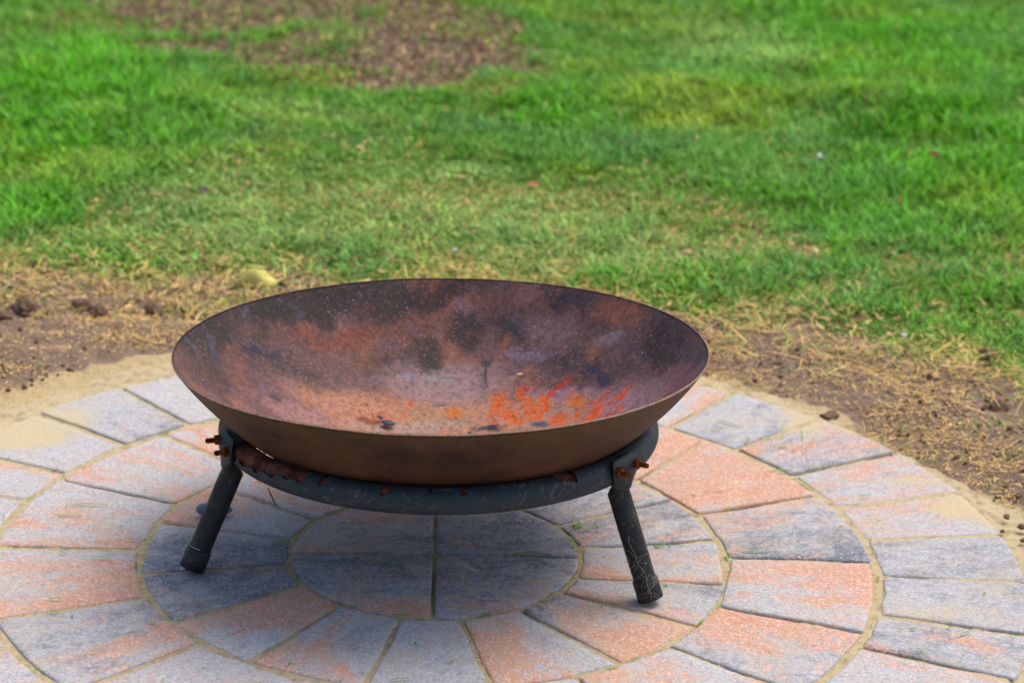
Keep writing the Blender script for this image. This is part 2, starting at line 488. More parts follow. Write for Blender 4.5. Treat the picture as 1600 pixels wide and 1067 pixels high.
# well filled wide joints between the rings
for rj in (.194, .3915, .586):
    Z += .0030 * np.exp(-((r - rj) / .008) ** 2)
Z = np.minimum(Z, -.0006 + (fbm(X, Y, 50, 58, 3) - .5) * .002)
Z = np.where(r < .778, np.minimum(Z + spill(X, Y) * .004, -.0024), Z + np.maximum(spill(X, Y) - .5, 0) * .006)
edge = r + (fbm(X, Y, 10, 54) - .5) * .09 + (fbm(X, Y, 45, 55) - .5) * .03
Z = np.where(r > .775, np.minimum(Z, .001) - .002, Z)
Z -= .03 * sstep(-.015, .05, edge - margin(X, Y))
dirt = sstep(-.02, .02, edge - margin(X, Y))
f = grid_faces(n, n)
cen = (X[f].mean(1) ** 2 + Y[f].mean(1) ** 2) < .905 ** 2
me = np_mesh('patio', np.stack([X, Y, Z], 1), f[cen], M_SAND, True, {'dirt': dirt})
patio = obj('patio', me, kind='structure')

def paver(rin, rout, a_in0, a_in1, a_out0, a_out1, gap, O, D, bow_in, bow_out, seed, drop=0.0):
    """one wedge stone; angles in degrees, gap = half joint width, O = orange pigment, D = slate tone plus painted bowl shade, at (in0,in1,out0,out1)"""
    rs = np.random.default_rng(seed)
    def P(u, v):                                    # u: 0..1 across angle, v: 0..1 outwards
        ai = np.radians(a_in0 + (a_in1 - a_in0) * u); ao = np.radians(a_out0 + (a_out1 - a_out0) * u)
        def arc(r, a0, a1, bow):
            a0, a1 = np.radians(a0), np.radians(a1)
            a = a0 + (a1 - a0) * u
            cx = np.stack([r * np.cos(a), r * np.sin(a)], -1)
            p0 = np.array([r * np.cos(a0), r * np.sin(a0)]); p1 = np.array([r * np.cos(a1), r * np.sin(a1)])
            ch = p0 + (p1 - p0) * u[..., None]
            return cx * bow + ch * (1 - bow)
        pi = arc(rin, a_in0, a_in1, bow_in); po = arc(rout, a_out0, a_out1, bow_out)
        return pi * (1 - v[..., None]) + po * v[..., None]
    W0 = rin * math.radians(abs(a_in1 - a_in0)); W1 = rout * math.radians(abs(a_out1 - a_out0)); DD = rout - rin
    Wm = (W0 + W1) / 2; rc = rs.uniform(.0035, .0065)
    cs, cq = rc / (Wm / 2), rc / (DD / 2)
    sq = []
    for k, (sx, sy) in enumerate([(1, -1), (1, 1), (-1, 1), (-1, -1)]):
        for q in np.linspace(0, 1, 4):
            an = q * math.pi / 2
            dx, dy = [(math.sin(an), -math.cos(an)), (math.cos(an), math.sin(an)), (-math.sin(an), math.cos(an)), (-math.cos(an), -math.sin(an))][k]
            sq.append((sx * (1 - cs) + dx * cs, sy * (1 - cq) + dy * cq))
        nx_ = [(1, 1), (-1, 1), (-1, -1), (1, -1)][k]
        p0 = sq[-1]; p1 = (nx_[0] * (1 if k % 2 == 0 else 1 - cs), nx_[1] * (1 - cq if k % 2 == 0 else 1))
        for q in np.linspace(0, 1, 8)[1:-1]: sq.append((p0[0] + (p1[0] - p0[0]) * q, p0[1] + (p1[1] - p0[1]) * q))
    sq = np.array(sq); N = len(sq); sS, sQ = sq[:, 0], sq[:, 1]
    jit = rs.normal(0, .0008, (N, 2)); jit = (jit + np.roll(jit, 1, 0)) * .7
    c = P(np.array([.5]), np.array([.5]))[0]
    tilt = (rs.random(2) - .5) * .014; h0 = (rs.random() - .5) * .0030 - drop
    loops = [(0, -.03), (0, -.0036), (.0009, -.0015), (.0026, -.0004), (.0055, 0), (.014, 0)]
    V = []; U = []; E = []
    for (off, z) in loops:
        vv = .5 + sQ * (.5 - off / DD)
        uu = .5 + sS * (.5 - (gap + off) / (W0 + (W1 - W0) * vv))
        q = P(uu, vv) + jit * (1 if off < .003 else .4) + (rs.normal(0, .00035, (N, 2)) if 0 < off < .004 else 0)
        V.append(np.c_[q, np.full(N, z) + (rs.normal(0, .0003, N) if 0 < off < .004 else 0)])
        U.append(np.c_[uu, vv]); E.append(np.full(N, 1.0 if off < .004 else (.7 if off < .01 else 0.)))
    last = V[-1]; lu = np.c_[uu, vv]
    cc = last.mean(0); cu = np.array([.5, .5])
    for k in (.62, .28):
        V.append(cc + (last - cc) * k); U.append(cu + (lu - cu) * (.93 * k)); E.append(np.zeros(N))
    V.append(cc[None]); U.append(cu[None]); E.append(np.zeros(1))
    V = np.concatenate(V); U = np.concatenate(U); E = np.concatenate(E)
    nl = len(loops) + 2
    f = []
    for L in range(nl - 1):
        a = L * N + np.arange(N); b = L * N + (np.arange(N) + 1) % N
        f.append(np.stack([a, b, b + N, a + N], 1))
    f = np.concatenate(f)
    a = (nl - 1) * N + np.arange(N); b = (nl - 1) * N + (np.arange(N) + 1) % N
    tri = np.stack([a, b, np.full(N, nl * N)], 1)
    top = V[:, 2] > -.02
    V[:, 2] += (h0 + (V[:, 0] - cc[0]) * tilt[0] + (V[:, 1] - cc[1]) * tilt[1]) * top
    u, v = U[:, 0], U[:, 1]
    bl = lambda q: (q[0] * (1 - u) + q[1] * u) * (1 - v) + (q[2] * (1 - u) + q[3] * u) * v
    am = math.radians((a_in0 + a_in1 + a_out0 + a_out1) / 4)
    ca, sa = math.cos(am), math.sin(am)
    pc = np.stack([V[:, 0] * ca + V[:, 1] * sa, -V[:, 0] * sa + V[:, 1] * ca, V[:, 2] + seed * 1.37], 1)
    sp_ = spill(V[:, 0], V[:, 1])
    sd_ = sp_ * 1.0 + E * .16
    # sand settles into the joint flanks
    sd_ = sd_ + (V[:, 2] < -.0015) * .25
    me = np_mesh('paver', V, [f, tri], M_PAVER, True, {'orange': bl(O), 'dark': bl(D), 'sand': sd_, 'pc': pc})
    obj('paver', me, parent=patio)

L_ = (0, 0, 0, 0)
seed = [3]
def ring(rin, rout, J, C, gap, bi, bo, g2=None):
    n = len(J)
    for k in range(n):
        a = J[k]; b = J[(k + 1) % n]
        wrap = 360 if k == n - 1 else 0
        O, D = C[k] if C[k] else (tuple(random.uniform(0, .45) for _ in range(4)), tuple(random.uniform(0, .5) for _ in range(4)))
        seed[0] += 1
        paver(rin + random.uniform(-.0028, .0012), rout + random.uniform(-.002, .0032), a[0], b[0] + wrap, a[1], b[1] + wrap, gap * random.uniform(.75, 1.25), O, D, bi, bo, seed[0])

# four quarter stones of the centre; dark values mix stone colour and painted bowl shadow
def quarter(a0, a1, O, D, sd):
    rs = np.random.default_rng(sd)
    RQ = .1905; m0 = math.radians(a0); dm = math.radians(a1 - a0)
    V = []; E = []
    K1, K2, K3 = 8, 16, 8
    N = K1 + K2 + K3 + 6
    jit = rs.normal(0, .0004, (N, 2))
    for (off, z) in [(0, -.03), (0, -.0026), (.0006, -.001), (.0019, -.0002), (.0045, 0), (.014, 0)]:
        d = .0026 + off; R_ = RQ - off; rc = max(.004 - off * .2, .001)
        al = math.asin(d / R_); be = rc / R_
        p = [(d + (R_ * math.cos(al) - rc - d) * t + rc * (1 - t), d) for t in np.linspace(0, 1, K1)]
        p.append((R_ * math.cos(al) - rc * .3, d + rc * .3))
        p += [(R_ * math.cos(t), R_ * math.sin(t)) for t in np.linspace(al + be, dm - al - be, K2)]
        e_ = [(d + (R_ * math.cos(al) - rc - d) * t + rc * (1 - t), d) for t in np.linspace(1, 0, K3)]
        cp, sp = math.cos(dm), math.sin(dm)
        mir = lambda x_, y_: (x_ * cp + y_ * sp, x_ * sp - y_ * cp)
        p.append(mir(R_ * math.cos(al) - rc * .3, d + rc * .3))
        p += [mir(*t) for t in e_]
        k = (p[0][0] + p[-1][0]) / 2 * .55, (p[0][1] + p[-1][1]) / 2 * .55
        p += [tuple(np.array(p[-1]) * (1 - t) + np.array(k) * t + 0 for _ in [0])[0] if False else tuple(np.array(p[-1])) for t in ()]
        q0, q1 = np.array(p[-1]), np.array(p[0]); ce = np.array([d * 1.3, d * 1.3])
        for t in (.2, .4, .6, .8):
            p.append(tuple((1 - t) ** 2 * q0 + 2 * t * (1 - t) * ce + t * t * q1))
        p = np.array(p); c_, s_ = math.cos(m0), math.sin(m0)
        p = np.stack([p[:, 0] * c_ - p[:, 1] * s_, p[:, 0] * s_ + p[:, 1] * c_], 1) + jit * (1 if off < .003 else .3)
        V.append(np.c_[p, np.full(N, z) + (rs.normal(0, .0003, N) if 0 < off < .004 else 0)]); E.append(np.full(N, 1. if off < .004 else (.5 if off < .01 else 0)))
    last = V[-1]; c3 = last.mean(0)
    for k in (.62, .28): V.append(c3 + (last - c3) * k); E.append(np.zeros(N))
    V.append(c3[None]); E.append(np.zeros(1))
    nl = 8; V = np.concatenate(V); E = np.concatenate(E)
    f = []
    for L in range(nl - 1):
        i = L * N + np.arange(N); j = L * N + (np.arange(N) + 1) % N
        f.append(np.stack([i, j, j + N, i + N], 1))
    i = (nl - 1) * N + np.arange(N); j = (nl - 1) * N + (np.arange(N) + 1) % N
    tri = np.stack([i, j, np.full(N, nl * N)], 1)
    x, y = np.abs(V[:, 0]) / .19, np.abs(V[:, 1]) / .19
    bl = lambda q: q[0] * (1 - x) * (1 - y) + q[1] * x * (1 - y) + q[2] * (1 - x) * y + q[3] * x * y
    V[:, 2] += (V[:, 2] > -.02) * ((rs.random() - .5) * .001)
    pc = np.stack([V[:, 0], V[:, 1], V[:, 2] + sd * 2.1], 1)
    me = np_mesh('paver', V, [np.concatenate(f), tri], M_PAVER, True, {'orange': bl(O), 'dark': bl(D), 'sand': E * .12, 'pc': pc})
    obj('paver', me, parent=patio)
quarter(-88.5, .2, (.05, .25, .35, .55), (.8, .5, .5, .3), 91)
quarter(.2, 91.5, (.15, .0, .2, .1), (.7, .7, .6, .5), 92)
quarter(91.5, 180.8, (.1, .45, .35, .3), (.75, .35, .3, .3), 93)
quarter(180.8, 271.5, (.0, .0, .62, .35), (.85, .8, .2, .3), 94)

J1 = [(9.7, 10.4), (32.6, 32.1), (55, 54.3), (78, 78), (101, 101), (125, 124.5), (146.5, 146), (167.5, 167.1), (193, 192.5), (211.5, 215), (235, 237), (260, 259.5), (281.7, 282.3), (305, 308), (327.5, 329.5), (341.5, 349.5)]
C1 = [((.6, .2, .2, .1), (.3, .7, .3, .7)), ((.15, .1, .3, .2), (.5, .6, .4, .5)), None, None, None,  # dark stones at left: slate colour with the bowl's shadow painted in
      ((.5, .5, .6, .5), (.1, .1, .0, .1)), ((.1, .2, .75, .6), (.5, .4, .1, .1)), ((0, 0, .2, .1), (.75, .85, .2, .8)),
      ((.0, .0, .15, .35), (.85, .75, .7, .45)), ((1., .9, .75, -.1), (.1, .1, .1, .2)), ((.25, .15, .85, .3), (.35, .3, .15, .3)),
      ((-.1, .1, -.1, .05), (.05, .3, .1, .45)), ((.75, .25, .9, .0), (.0, .2, .2, .25)), ((.2, .3, .85, .75), (.65, .5, .05, .1)),
      ((.45, .0, .5, -.1), (.1, .3, .1, .6)), ((1., -.1, .4, .25), (.0, .3, .1, .4))]
ring(.2000, .3868, J1, C1, .0032, .25, .35)
J2 = [(1.8, .7), (23.2, 23.5), (44.6, 48.4), (68, 70), (90, 91.5), (113, 114), (135.7, 135.5), (157.9, 157.2), (181, 180.5), (202.9, 202.9), (225.1, 225.3), (247.8, 247.5), (272, 272), (297.8, 298), (319.2, 320.2), (339.2, 339.4)]
C2 = [((.1, .75, .0, .4), (.75, .3, .75, .3)), ((.75, .5, .9, .7), (.2, .4, .1, .1)), ((.95, .9, .8, .8), (0, 0, 0, 0)), None, None,
      ((.6, .7, .6, .7), (0, 0, 0, 0)), ((.2, .55, .2, .5), (.2, .0, .1, .0)), ((.15, .6, .2, .55), (.2, .0, .1, .0)),
      ((.4, .85, .35, .6), (.3, .0, .1, .1)), ((.0, .65, .0, .25), (.5, .2, .45, .3)), ((.15, .3, .3, .4), (.1, .1, .1, .1)),
      ((.2, .2, .3, .2), (.1, .1, .1, .1)), ((.3, .2, .3, .2), (.1, .1, .1, .1)), ((.5, .35, .55, .5), (.0, .1, .0, .1)),
      ((.1, .95, .05, .8), (.35, .1, .35, .3)), ((.2, .5, .3, 1.05), (.35, .2, .0, .0))]
ring(.3960, .5815, J2, C2, .0034, .35, .75)
J3 = [-3.2, 8.2, 19.2, 31.2, 43.1, 55.2, 67.7, 80.3, 92.8, 105.4, 118, 130.5, 142.2, 155, 165.3, 176.6, 188, 199.3, 210.7, 222, 233.4, 244.7, 256, 267.4, 278.8, 290, 301.5, 312.8, 324.2, 335.5, 345]
C3 = [((.1, .1, .1, .0), (.35, .4, .45, .5)), ((.35, .5, .2, .5), (.2, .1, .2, .1)), ((.35, .4, .35, .55), (.2, .25, .1, .1)), ((.2, .65, .2, .6), (.5, .45, .4, .3)),
      ((.1, .0, .1, .0), (.4, .35, .35, .2)), ((.4, .3, .5, .3), (0, 0, 0, 0)), None, None, None, None, ((0, 0, 0, .1), (0, .1, .1, 0)),
      ((.2, .1, .0, .1), (.55, .3, .2, .1)), ((.45, .1, .1, .1), (.2, .1, .1, .1)), ((.65, .1, .5, .1), (0, .2, 0, .2)), ((.1, .1, .1, .1), (.2, .2, .2, .2))] + [None] * 14 + [((.45, .3, .1, .2), (.5, .35, .4, .35)), ((.1, .05, .1, .0), (.3, .3, .3, .5))]
ring(.5925, .783, [(a, a) for a in J3], C3, .0042, .5, .55)

# ------------------------------------------------------------------ fire bowl
BOWL_SPOTS = [
 (-0.208,0.265,0.126,0.096,0.007,-0.024,(46, 42, 48),1),
 (-0.324,0.098,0.030,0.092,0.018,-0.015,(52, 46, 52),0.95),
 (-0.057,0.326,0.109,0.021,0.002,-0.015,(62, 50, 56),0.8),
 (-0.308,0.029,0.031,0.005,-0.008,-0.070,(86, 66, 66),0.8),
 (-0.154,0.254,0.083,0.044,0.002,-0.013,(128, 74, 62),0.85),
 (-0.056,0.289,0.055,0.008,0.001,-0.021,(116, 74, 66),0.85),
 (-0.259,0.184,0.014,0.014,0.001,-0.011,(92, 68, 58),0.7),
 (-0.308,0.083,0.009,0.002,-0.002,-0.009,(50, 62, 98),0.9),
 (-0.263,0.158,0.017,0.014,-0.000,-0.009,(50, 48, 80),0.85),
 (-0.238,0.172,0.013,0.011,0.000,-0.005,(46, 60, 92),0.8),
 (-0.201,0.164,0.049,0.011,-0.004,-0.023,(84, 74, 74),0.8),
 (-0.164,0.169,0.024,0.011,0.000,-0.011,(52, 54, 66),0.9),
 (-0.234,0.087,0.012,0.006,-0.002,-0.018,(64, 56, 62),0.8),
 (-0.262,0.074,0.028,0.001,-0.004,-0.025,(104, 70, 72),0.7),
 (-0.204,0.093,0.056,0.019,-0.002,-0.023,(150, 112, 112),0.8),
 (-0.086,0.161,0.140,0.024,-0.000,-0.033,(182, 132, 106),0.8),
 (0.001,0.220,0.099,0.000,0.001,-0.034,(152, 128, 130),0.85),
 (-0.124,0.212,0.053,0.020,0.001,-0.018,(110, 84, 84),0.7),
 (-0.113,0.241,0.035,0.012,0.001,-0.013,(120, 84, 56),0.5),
 (-0.025,0.256,0.018,0.001,0.001,-0.022,(66, 54, 56),0.85),
 (-0.035,0.275,0.024,0.002,0.000,-0.012,(72, 60, 68),0.7),
 (-0.090,0.247,0.016,0.004,0.000,-0.007,(84, 64, 78),0.6),
 (0.022,0.291,0.031,-0.002,0.000,-0.019,(62, 52, 60),0.85),
 (0.100,0.279,0.027,-0.014,-0.004,-0.014,(48, 58, 80),0.95),
 (0.031,0.305,0.024,-0.005,-0.001,-0.004,(52, 60, 84),0.85),
 (0.082,0.301,0.028,-0.006,0.000,-0.006,(70, 60, 66),0.8),
 (0.182,0.281,0.070,-0.048,-0.003,-0.009,(78, 62, 78),0.6),
 (-0.093,0.305,0.181,0.051,0.001,-0.010,(56, 46, 52),0.6),
 (0.269,0.164,0.031,-0.048,-0.010,-0.021,(104, 80, 86),0.5),
 (0.084,0.276,0.005,-0.003,-0.004,-0.009,(150, 92, 64),0.8),
 (0.119,0.244,0.054,-0.021,-0.000,-0.008,(122, 108, 134),0.75),
 (0.023,0.323,0.018,-0.001,0.000,-0.008,(134, 102, 112),0.7),
 (0.058,0.323,0.028,-0.004,0.000,-0.011,(120, 78, 70),0.6),
 (0.164,0.298,0.025,-0.011,-0.000,-0.008,(64, 58, 84),0.8),
 (0.193,0.276,0.031,-0.016,-0.000,-0.010,(84, 74, 98),0.75),
 (0.109,0.324,0.024,-0.006,0.000,-0.009,(132, 98, 98),0.7),
 (0.146,0.265,0.045,-0.018,-0.000,-0.020,(134, 104, 108),0.7),
 (0.235,0.236,0.039,-0.038,-0.005,-0.013,(140, 92, 80),0.8),
 (0.257,0.225,0.027,-0.033,-0.003,-0.004,(168, 96, 72),0.6),
 (0.226,0.212,0.021,-0.005,0.004,-0.013,(146, 136, 142),0.6),
 (0.298,0.123,0.023,-0.054,-0.013,-0.014,(54, 46, 56),0.9),
 (0.333,0.033,0.012,-0.041,-0.006,-0.040,(84, 72, 90),0.7),
 (0.314,0.004,0.025,-0.037,0.004,-0.060,(124, 80, 86),0.8),
 (0.181,0.200,0.049,-0.029,-0.000,-0.021,(84, 70, 80),0.85),
 (0.203,0.183,0.012,-0.009,-0.000,-0.009,(36, 54, 92),1),
 (0.218,0.153,0.009,-0.008,-0.000,-0.014,(38, 58, 98),1),
 (0.257,0.070,0.048,-0.040,0.004,-0.049,(140, 112, 120),0.8),
 (0.163,0.161,0.053,-0.030,-0.000,-0.017,(150, 124, 140),0.7),
 (0.092,0.208,0.036,-0.010,0.000,-0.015,(150, 110, 106),0.7),
 (-0.006,0.155,0.080,0.002,0.001,-0.026,(196, 152, 122),0.8),
 (0.074,0.153,0.062,-0.016,0.000,-0.024,(182, 132, 106),0.8),
 (-0.049,0.133,0.088,0.016,0.001,-0.014,(204, 176, 166),0.7),
 (-0.053,0.230,0.013,0.002,0.000,-0.005,(136, 134, 154),0.7),
 (-0.008,0.232,0.024,0.001,0.000,-0.008,(166, 164, 160),0.6),
 (0.145,0.132,0.087,-0.033,0.002,-0.037,(168, 128, 116),0.8),
 (0.231,0.068,0.030,-0.001,0.006,-0.032,(158, 124, 130),0.6),
 (0.076,0.187,0.012,-0.003,0.000,-0.015,(236, 104, 44),1),
 (0.104,0.189,0.006,-0.003,-0.002,-0.015,(214, 84, 46),1),
 (0.113,0.199,0.005,-0.002,0.000,-0.006,(176, 56, 42),1),
 (0.119,0.158,0.013,-0.005,0.000,-0.017,(242, 110, 34),1),
 (0.137,0.163,0.009,-0.004,-0.000,-0.014,(246, 112, 30),1),
 (0.150,0.176,0.007,0.007,0.003,-0.005,(196, 66, 48),1),
 (0.161,0.183,0.010,0.002,0.002,-0.006,(176, 50, 44),1),
 (0.088,0.156,0.014,-0.008,-0.001,-0.010,(226, 92, 42),1),
 (0.094,0.138,0.006,-0.002,0.000,-0.006,(236, 104, 34),1),
 (0.126,0.137,0.012,-0.006,-0.000,-0.007,(242, 112, 34),1),
 (0.155,0.116,0.012,-0.000,0.003,-0.014,(232, 96, 46),1),
 (0.180,0.138,0.010,-0.004,0.001,-0.013,(250, 120, 30),1),
 (0.207,0.097,0.015,0.007,0.003,-0.010,(226, 64, 30),1),
 (0.193,0.083,0.015,0.004,0.002,-0.009,(240, 88, 34),1),
 (0.242,0.096,0.011,0.004,0.002,-0.009,(212, 68, 36),1),
 (0.221,0.065,0.012,0.001,0.002,-0.008,(196, 62, 62),0.9),
 (0.237,0.071,0.006,-0.007,-0.000,-0.008,(212, 80, 50),1),
 (-0.051,0.185,0.004,0.001,0.000,-0.005,(232, 96, 54),1),
 (-0.056,0.165,0.005,0.001,0.000,-0.008,(226, 124, 94),0.8),
 (0.184,0.113,0.009,0.015,0.002,-0.004,(216, 84, 40),1),
 (0.108,0.142,0.006,0.014,0.003,-0.004,(224, 84, 40),1),
 (0.132,0.145,0.009,0.019,0.003,-0.004,(236, 90, 36),1),
 (0.172,0.159,0.008,0.008,0.002,-0.004,(200, 84, 60),0.9),
 (0.215,0.117,0.010,0.008,0.002,-0.005,(206, 70, 40),0.9),
 (0.065,0.168,0.006,0.017,0.003,-0.003,(226, 98, 50),1),
 (0.202,0.117,0.005,0.004,0.002,-0.005,(190, 70, 60),0.9),
 (0.145,0.098,0.013,0.001,0.001,-0.007,(220, 84, 40),0.9),
 (0.010,0.171,0.009,-0.000,0.000,-0.011,(240, 120, 56),1),
 (0.069,0.147,0.007,-0.002,0.000,-0.007,(206, 76, 44),0.9),
 (0.058,0.129,0.025,-0.005,0.000,-0.009,(44, 48, 66),1),
 (0.130,0.118,0.013,-0.007,-0.000,-0.009,(76, 86, 108),0.95),
 (0.031,0.125,0.004,-0.000,0.000,-0.006,(58, 58, 66),1),
 (-0.010,0.185,0.013,0.004,0.001,-0.003,(104, 92, 112),0.9),
 (0.053,0.250,0.008,-0.001,0.000,-0.005,(64, 60, 72),0.9),
 (-0.109,0.135,0.014,0.002,-0.000,-0.008,(132, 58, 46),0.9),
 (-0.086,0.155,0.023,0.001,-0.001,-0.009,(176, 92, 70),0.6),
 (0.033,0.218,0.036,-0.003,0.000,-0.013,(160, 134, 138),0.5),
 (-0.229,0.266,0.008,0.008,0.001,-0.001,(140, 98, 30),1),
 (-0.002,0.348,0.111,0.001,0.000,-0.002,(118, 74, 62),0.8),
 (0.236,0.267,0.077,-0.067,-0.001,-0.002,(122, 78, 68),0.7),
]

BC = Vector((.00377, .0555, .26951)); BN = Vector((-.02059, .04841, 1)).normalized()
BR, BRS = .3518, .4376
e1 = (Vector((1, 0, 0)) - BN * BN.x).normalized(); e2 = BN.cross(e1)
NT, NR = 512, 150
amax = math.asin(BR / BRS)
HS = math.sqrt(BRS ** 2 - BR ** 2)
def bowl_pts(Rs, al, th_):
    A, T = np.meshgrid(al, th_, indexing='ij')
    r = Rs * np.sin(A)
    return r * np.cos(T), r * np.sin(T), HS - Rs * np.cos(A)
th_ = np.linspace(0, 2 * np.pi, NT, endpoint=False)
al = np.linspace(.004, amax, NR)
xi, yi, zi = bowl_pts(BRS - .0028, al, th_)
xo, yo, zo = bowl_pts(BRS, np.linspace(.004, amax, 60), th_)
# gentle hand-spun wobble and dents
def wob(x, y, z):
    r = np.hypot(x, y) / BR
    k = (fbm(x + 3, y + 3, 7, 61, 3) - .5) * .005 * np.clip(r * 1.1, 0, 1)
    bg_ = np.sin(np.pi * np.clip((r - .15) / .85, 0, 1)) * .0060
    return x * (1 + k + bg_ * .8), y * (1 + k + bg_ * .8), z - bg_ + (fbm(x + 9, y, 3.5, 62, 3) - .5) * .004 * r + (fbm(x, y + 5, 14, 63, 3) - .5) * .0015
xi, yi, zi = wob(xi, yi, zi); xo, yo, zo = wob(xo, yo, zo)
Vi = np.stack([xi.ravel(), yi.ravel(), zi.ravel()], 1); Vo = np.stack([xo.ravel(), yo.ravel(), zo.ravel()], 1)
# painted stains
col = np.zeros((len(Vi), 3)); x, y = Vi[:, 0], Vi[:, 1]
rr_ = np.hypot(x, y) / BR
def toc(c): return lin(c)
mix3 = lambda a, b, f: a * (1 - f[:, None]) + np.asarray(b)[None] * f[:, None]
col[:] = toc((124, 92, 92))
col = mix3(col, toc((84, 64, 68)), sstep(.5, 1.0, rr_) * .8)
n_ = fbm(x, y, 16, 71, 5, .6); col = mix3(col, toc((150, 96, 76)), sstep(.48, .62, n_) * .6)
n_ = fbm(x + 4, y, 13, 72, 5, .6); col = mix3(col, toc((58, 50, 62)), sstep(.5, .64, n_) * .5 * sstep(.35, .7, rr_))
col = mix3(col, toc((178, 128, 100)), (1 - sstep(.30, .75, np.hypot(x, y - .02) / .33)) * .75)
wxx = x + (fbm(x, y, 40, 73, 4, .6) - .5) * .022 + (fbm(x, y, 160, 75, 2) - .5) * .008
wyy = y + (fbm(x, y, 40, 74, 4, .6) - .5) * .026 + (fbm(x, y, 160, 76, 2) - .5) * .010
fx_ = fbm(x, y, 190, 77, 2)
for (cx, cy, ax, ay, bx, by, cc, s) in BOWL_SPOTS:
    M2 = np.array([[ax, bx], [ay, by]])
    big = math.hypot(ax, ay) > .02
    Mi = np.linalg.inv(M2)
    k = 1.0 if big else .38
    dx = (x + (wxx - x) * k) - cx; dy = (y + (wyy - y) * k) - cy
    u = Mi[0, 0] * dx + Mi[0, 1] * dy; v = Mi[1, 0] * dx + Mi[1, 1] * dy
    d = np.sqrt(u * u + v * v)
    soft = (.5, 1.3) if big else (.55, 1.3)
    cc = (cc[0] - 6, cc[1] + 10, cc[2]) if (cc[0] > 205 and cc[2] < 60) else cc
    fcol = toc(cc) * (1.0 if cc[0] > 100 else (.62 if max(cc) < 100 else .8))
    bright = cc[0] > 190 and cc[2] < 110
    if bright or (cc[0] > 170 and cc[2] < 70): d = d + (fx_ - .5) * 1.5; soft = (.3, 1.5)
    al_ = (1 - sstep(soft[0], soft[1], d)) * s
    if bright: al_ = al_ * np.clip(.35 + 1.3 * fbm(x, y, 260, 79, 2), 0, 1)
    col = mix3(col, fcol, al_)
g_ = .85 + .3 * fbm(x, y, 130, 78, 3)
lum = col.mean(1, keepdims=True); col = lum + (col - lum) * 1.16; col = col * np.clip((lum / .14), .2, 3) ** .16
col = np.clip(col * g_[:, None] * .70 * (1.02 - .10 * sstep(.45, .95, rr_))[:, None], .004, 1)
col = col * (1 - .42 * sstep(.16, .32, col.mean(1)))[:, None]
colA = np.c_[col, np.ones(len(col))]
fi = grid_faces(NR, NT); 
def wrap_faces(nr, nt, off=0, flip=False):
    i = np.arange(nr - 1)[:, None]; j = np.arange(nt)[None]; j2 = (j + 1) % nt
    f = np.stack([(i * nt + j).ravel(), (i * nt + j2).ravel(), ((i + 1) * nt + j2).ravel(), ((i + 1) * nt + j).ravel()], 1) + off
    return f[:, ::-1] if flip else f
fi = wrap_faces(NR, NT, 0, True); fo = wrap_faces(60, NT, len(Vi))
j = np.arange(NT); j2 = (j + 1) % NT
# rolled lip
a = (NR - 1) * NT; b = len(Vi) + 59 * NT
mid = (Vi[a:a + NT] + Vo[59 * NT:60 * NT]) / 2 + np.array([0, 0, .0012])
V = np.concatenate([Vi, Vo, mid]); mo = len(Vi) + len(Vo)
lip = np.concatenate([np.stack([a + j, mo + j, mo + j2, a + j2], 1), np.stack([mo + j, b + j, b + j2, mo + j2], 1)])[:, ::-1]
capi = np.arange(NT)[None]; capo = (len(Vi) + np.arange(NT))[None][:, ::-1]
faces = [fi, fo, lip.copy(), capi.copy(), capo.copy()]
midx = np.concatenate([np.zeros(len(fi)), np.ones(len(fo)), np.zeros(len(lip)), [0], [1]])
cA = np.concatenate([colA, np.tile([.20, .125, .095, 1], (len(Vo) + NT, 1))])  # lip in lighter rust, its lit edge painted into the colour
me = np_mesh('fire_bowl', V, faces, [M_BIN, M_BOUT], True, {'col': cA}, midx)
bowl = obj('fire_bowl', me, label='wide shallow rusty steel fire bowl, empty, with orange and soot stains inside', cat='fire bowl')
bm4 = Matrix((e1, e2, BN)).transposed().to_4x4(); bm4.translation = BC
bowl.matrix_world = bm4

# ------------------------------------------------------------------ stand
SC = Vector((.0022, .05525, .16184)); SN = Vector((-.00764, .03125, 1)).normalized()
RING_R, TUBE = .2739, .0175
stand = bpy.data.objects.new('bowl_stand', None); COL.objects.link(stand)
stand.location = (SC.x, SC.y, 0); stand['label'] = 'dark tubular ring stand on splayed pipe legs under the rusty bowl'; stand['category'] = 'stand'
s1 = (Vector((1, 0, 0)) - SN * SN.x).normalized(); s2 = SN.cross(s1)
def ring_frame(v):      # local ring coordinates -> stand-local
    v = np.asarray(v)
    Mx = np.array([list(s1), list(s2), list(SN)])
    return v @ Mx + np.array([0, 0, SC.z])
def torus(R, rt, n1, n2, lump=0, seed=0):
    A, B = np.meshgrid(np.linspace(0, 2 * np.pi, n1, endpoint=False), np.linspace(0, 2 * np.pi, n2, endpoint=False), indexing='ij')
    r_ = rt + (fbm(A * 8, B * 1.2, 3., seed, 4) - .5) * lump * 2 if lump else rt
    return A, B, np.stack([((R + r_ * np.cos(B)) * np.cos(A)).ravel(), ((R + r_ * np.cos(B)) * np.sin(A)).ravel(), (r_ * np.sin(B)).ravel()], 1)
n1, n2 = 360, 28
A, B, V = torus(RING_R, .0148, n1, n2, .0028, 5)
i = np.arange(n1)[:, None]; j = np.arange(n2)[None]; i2 = (i + 1) % n1; j2_ = (j + 1) % n2
F_t = np.stack([(i * n2 + j).ravel(), (i2 * n2 + j).ravel(), (i2 * n2 + j2_).ravel(), (i * n2 + j2_).ravel()], 1)
obj('ring_pipe', np_mesh('ring_pipe', ring_frame(V), F_t, M_RUST, True), parent=stand, label='rust-scaled steel pipe showing where the grey sleeve has torn')
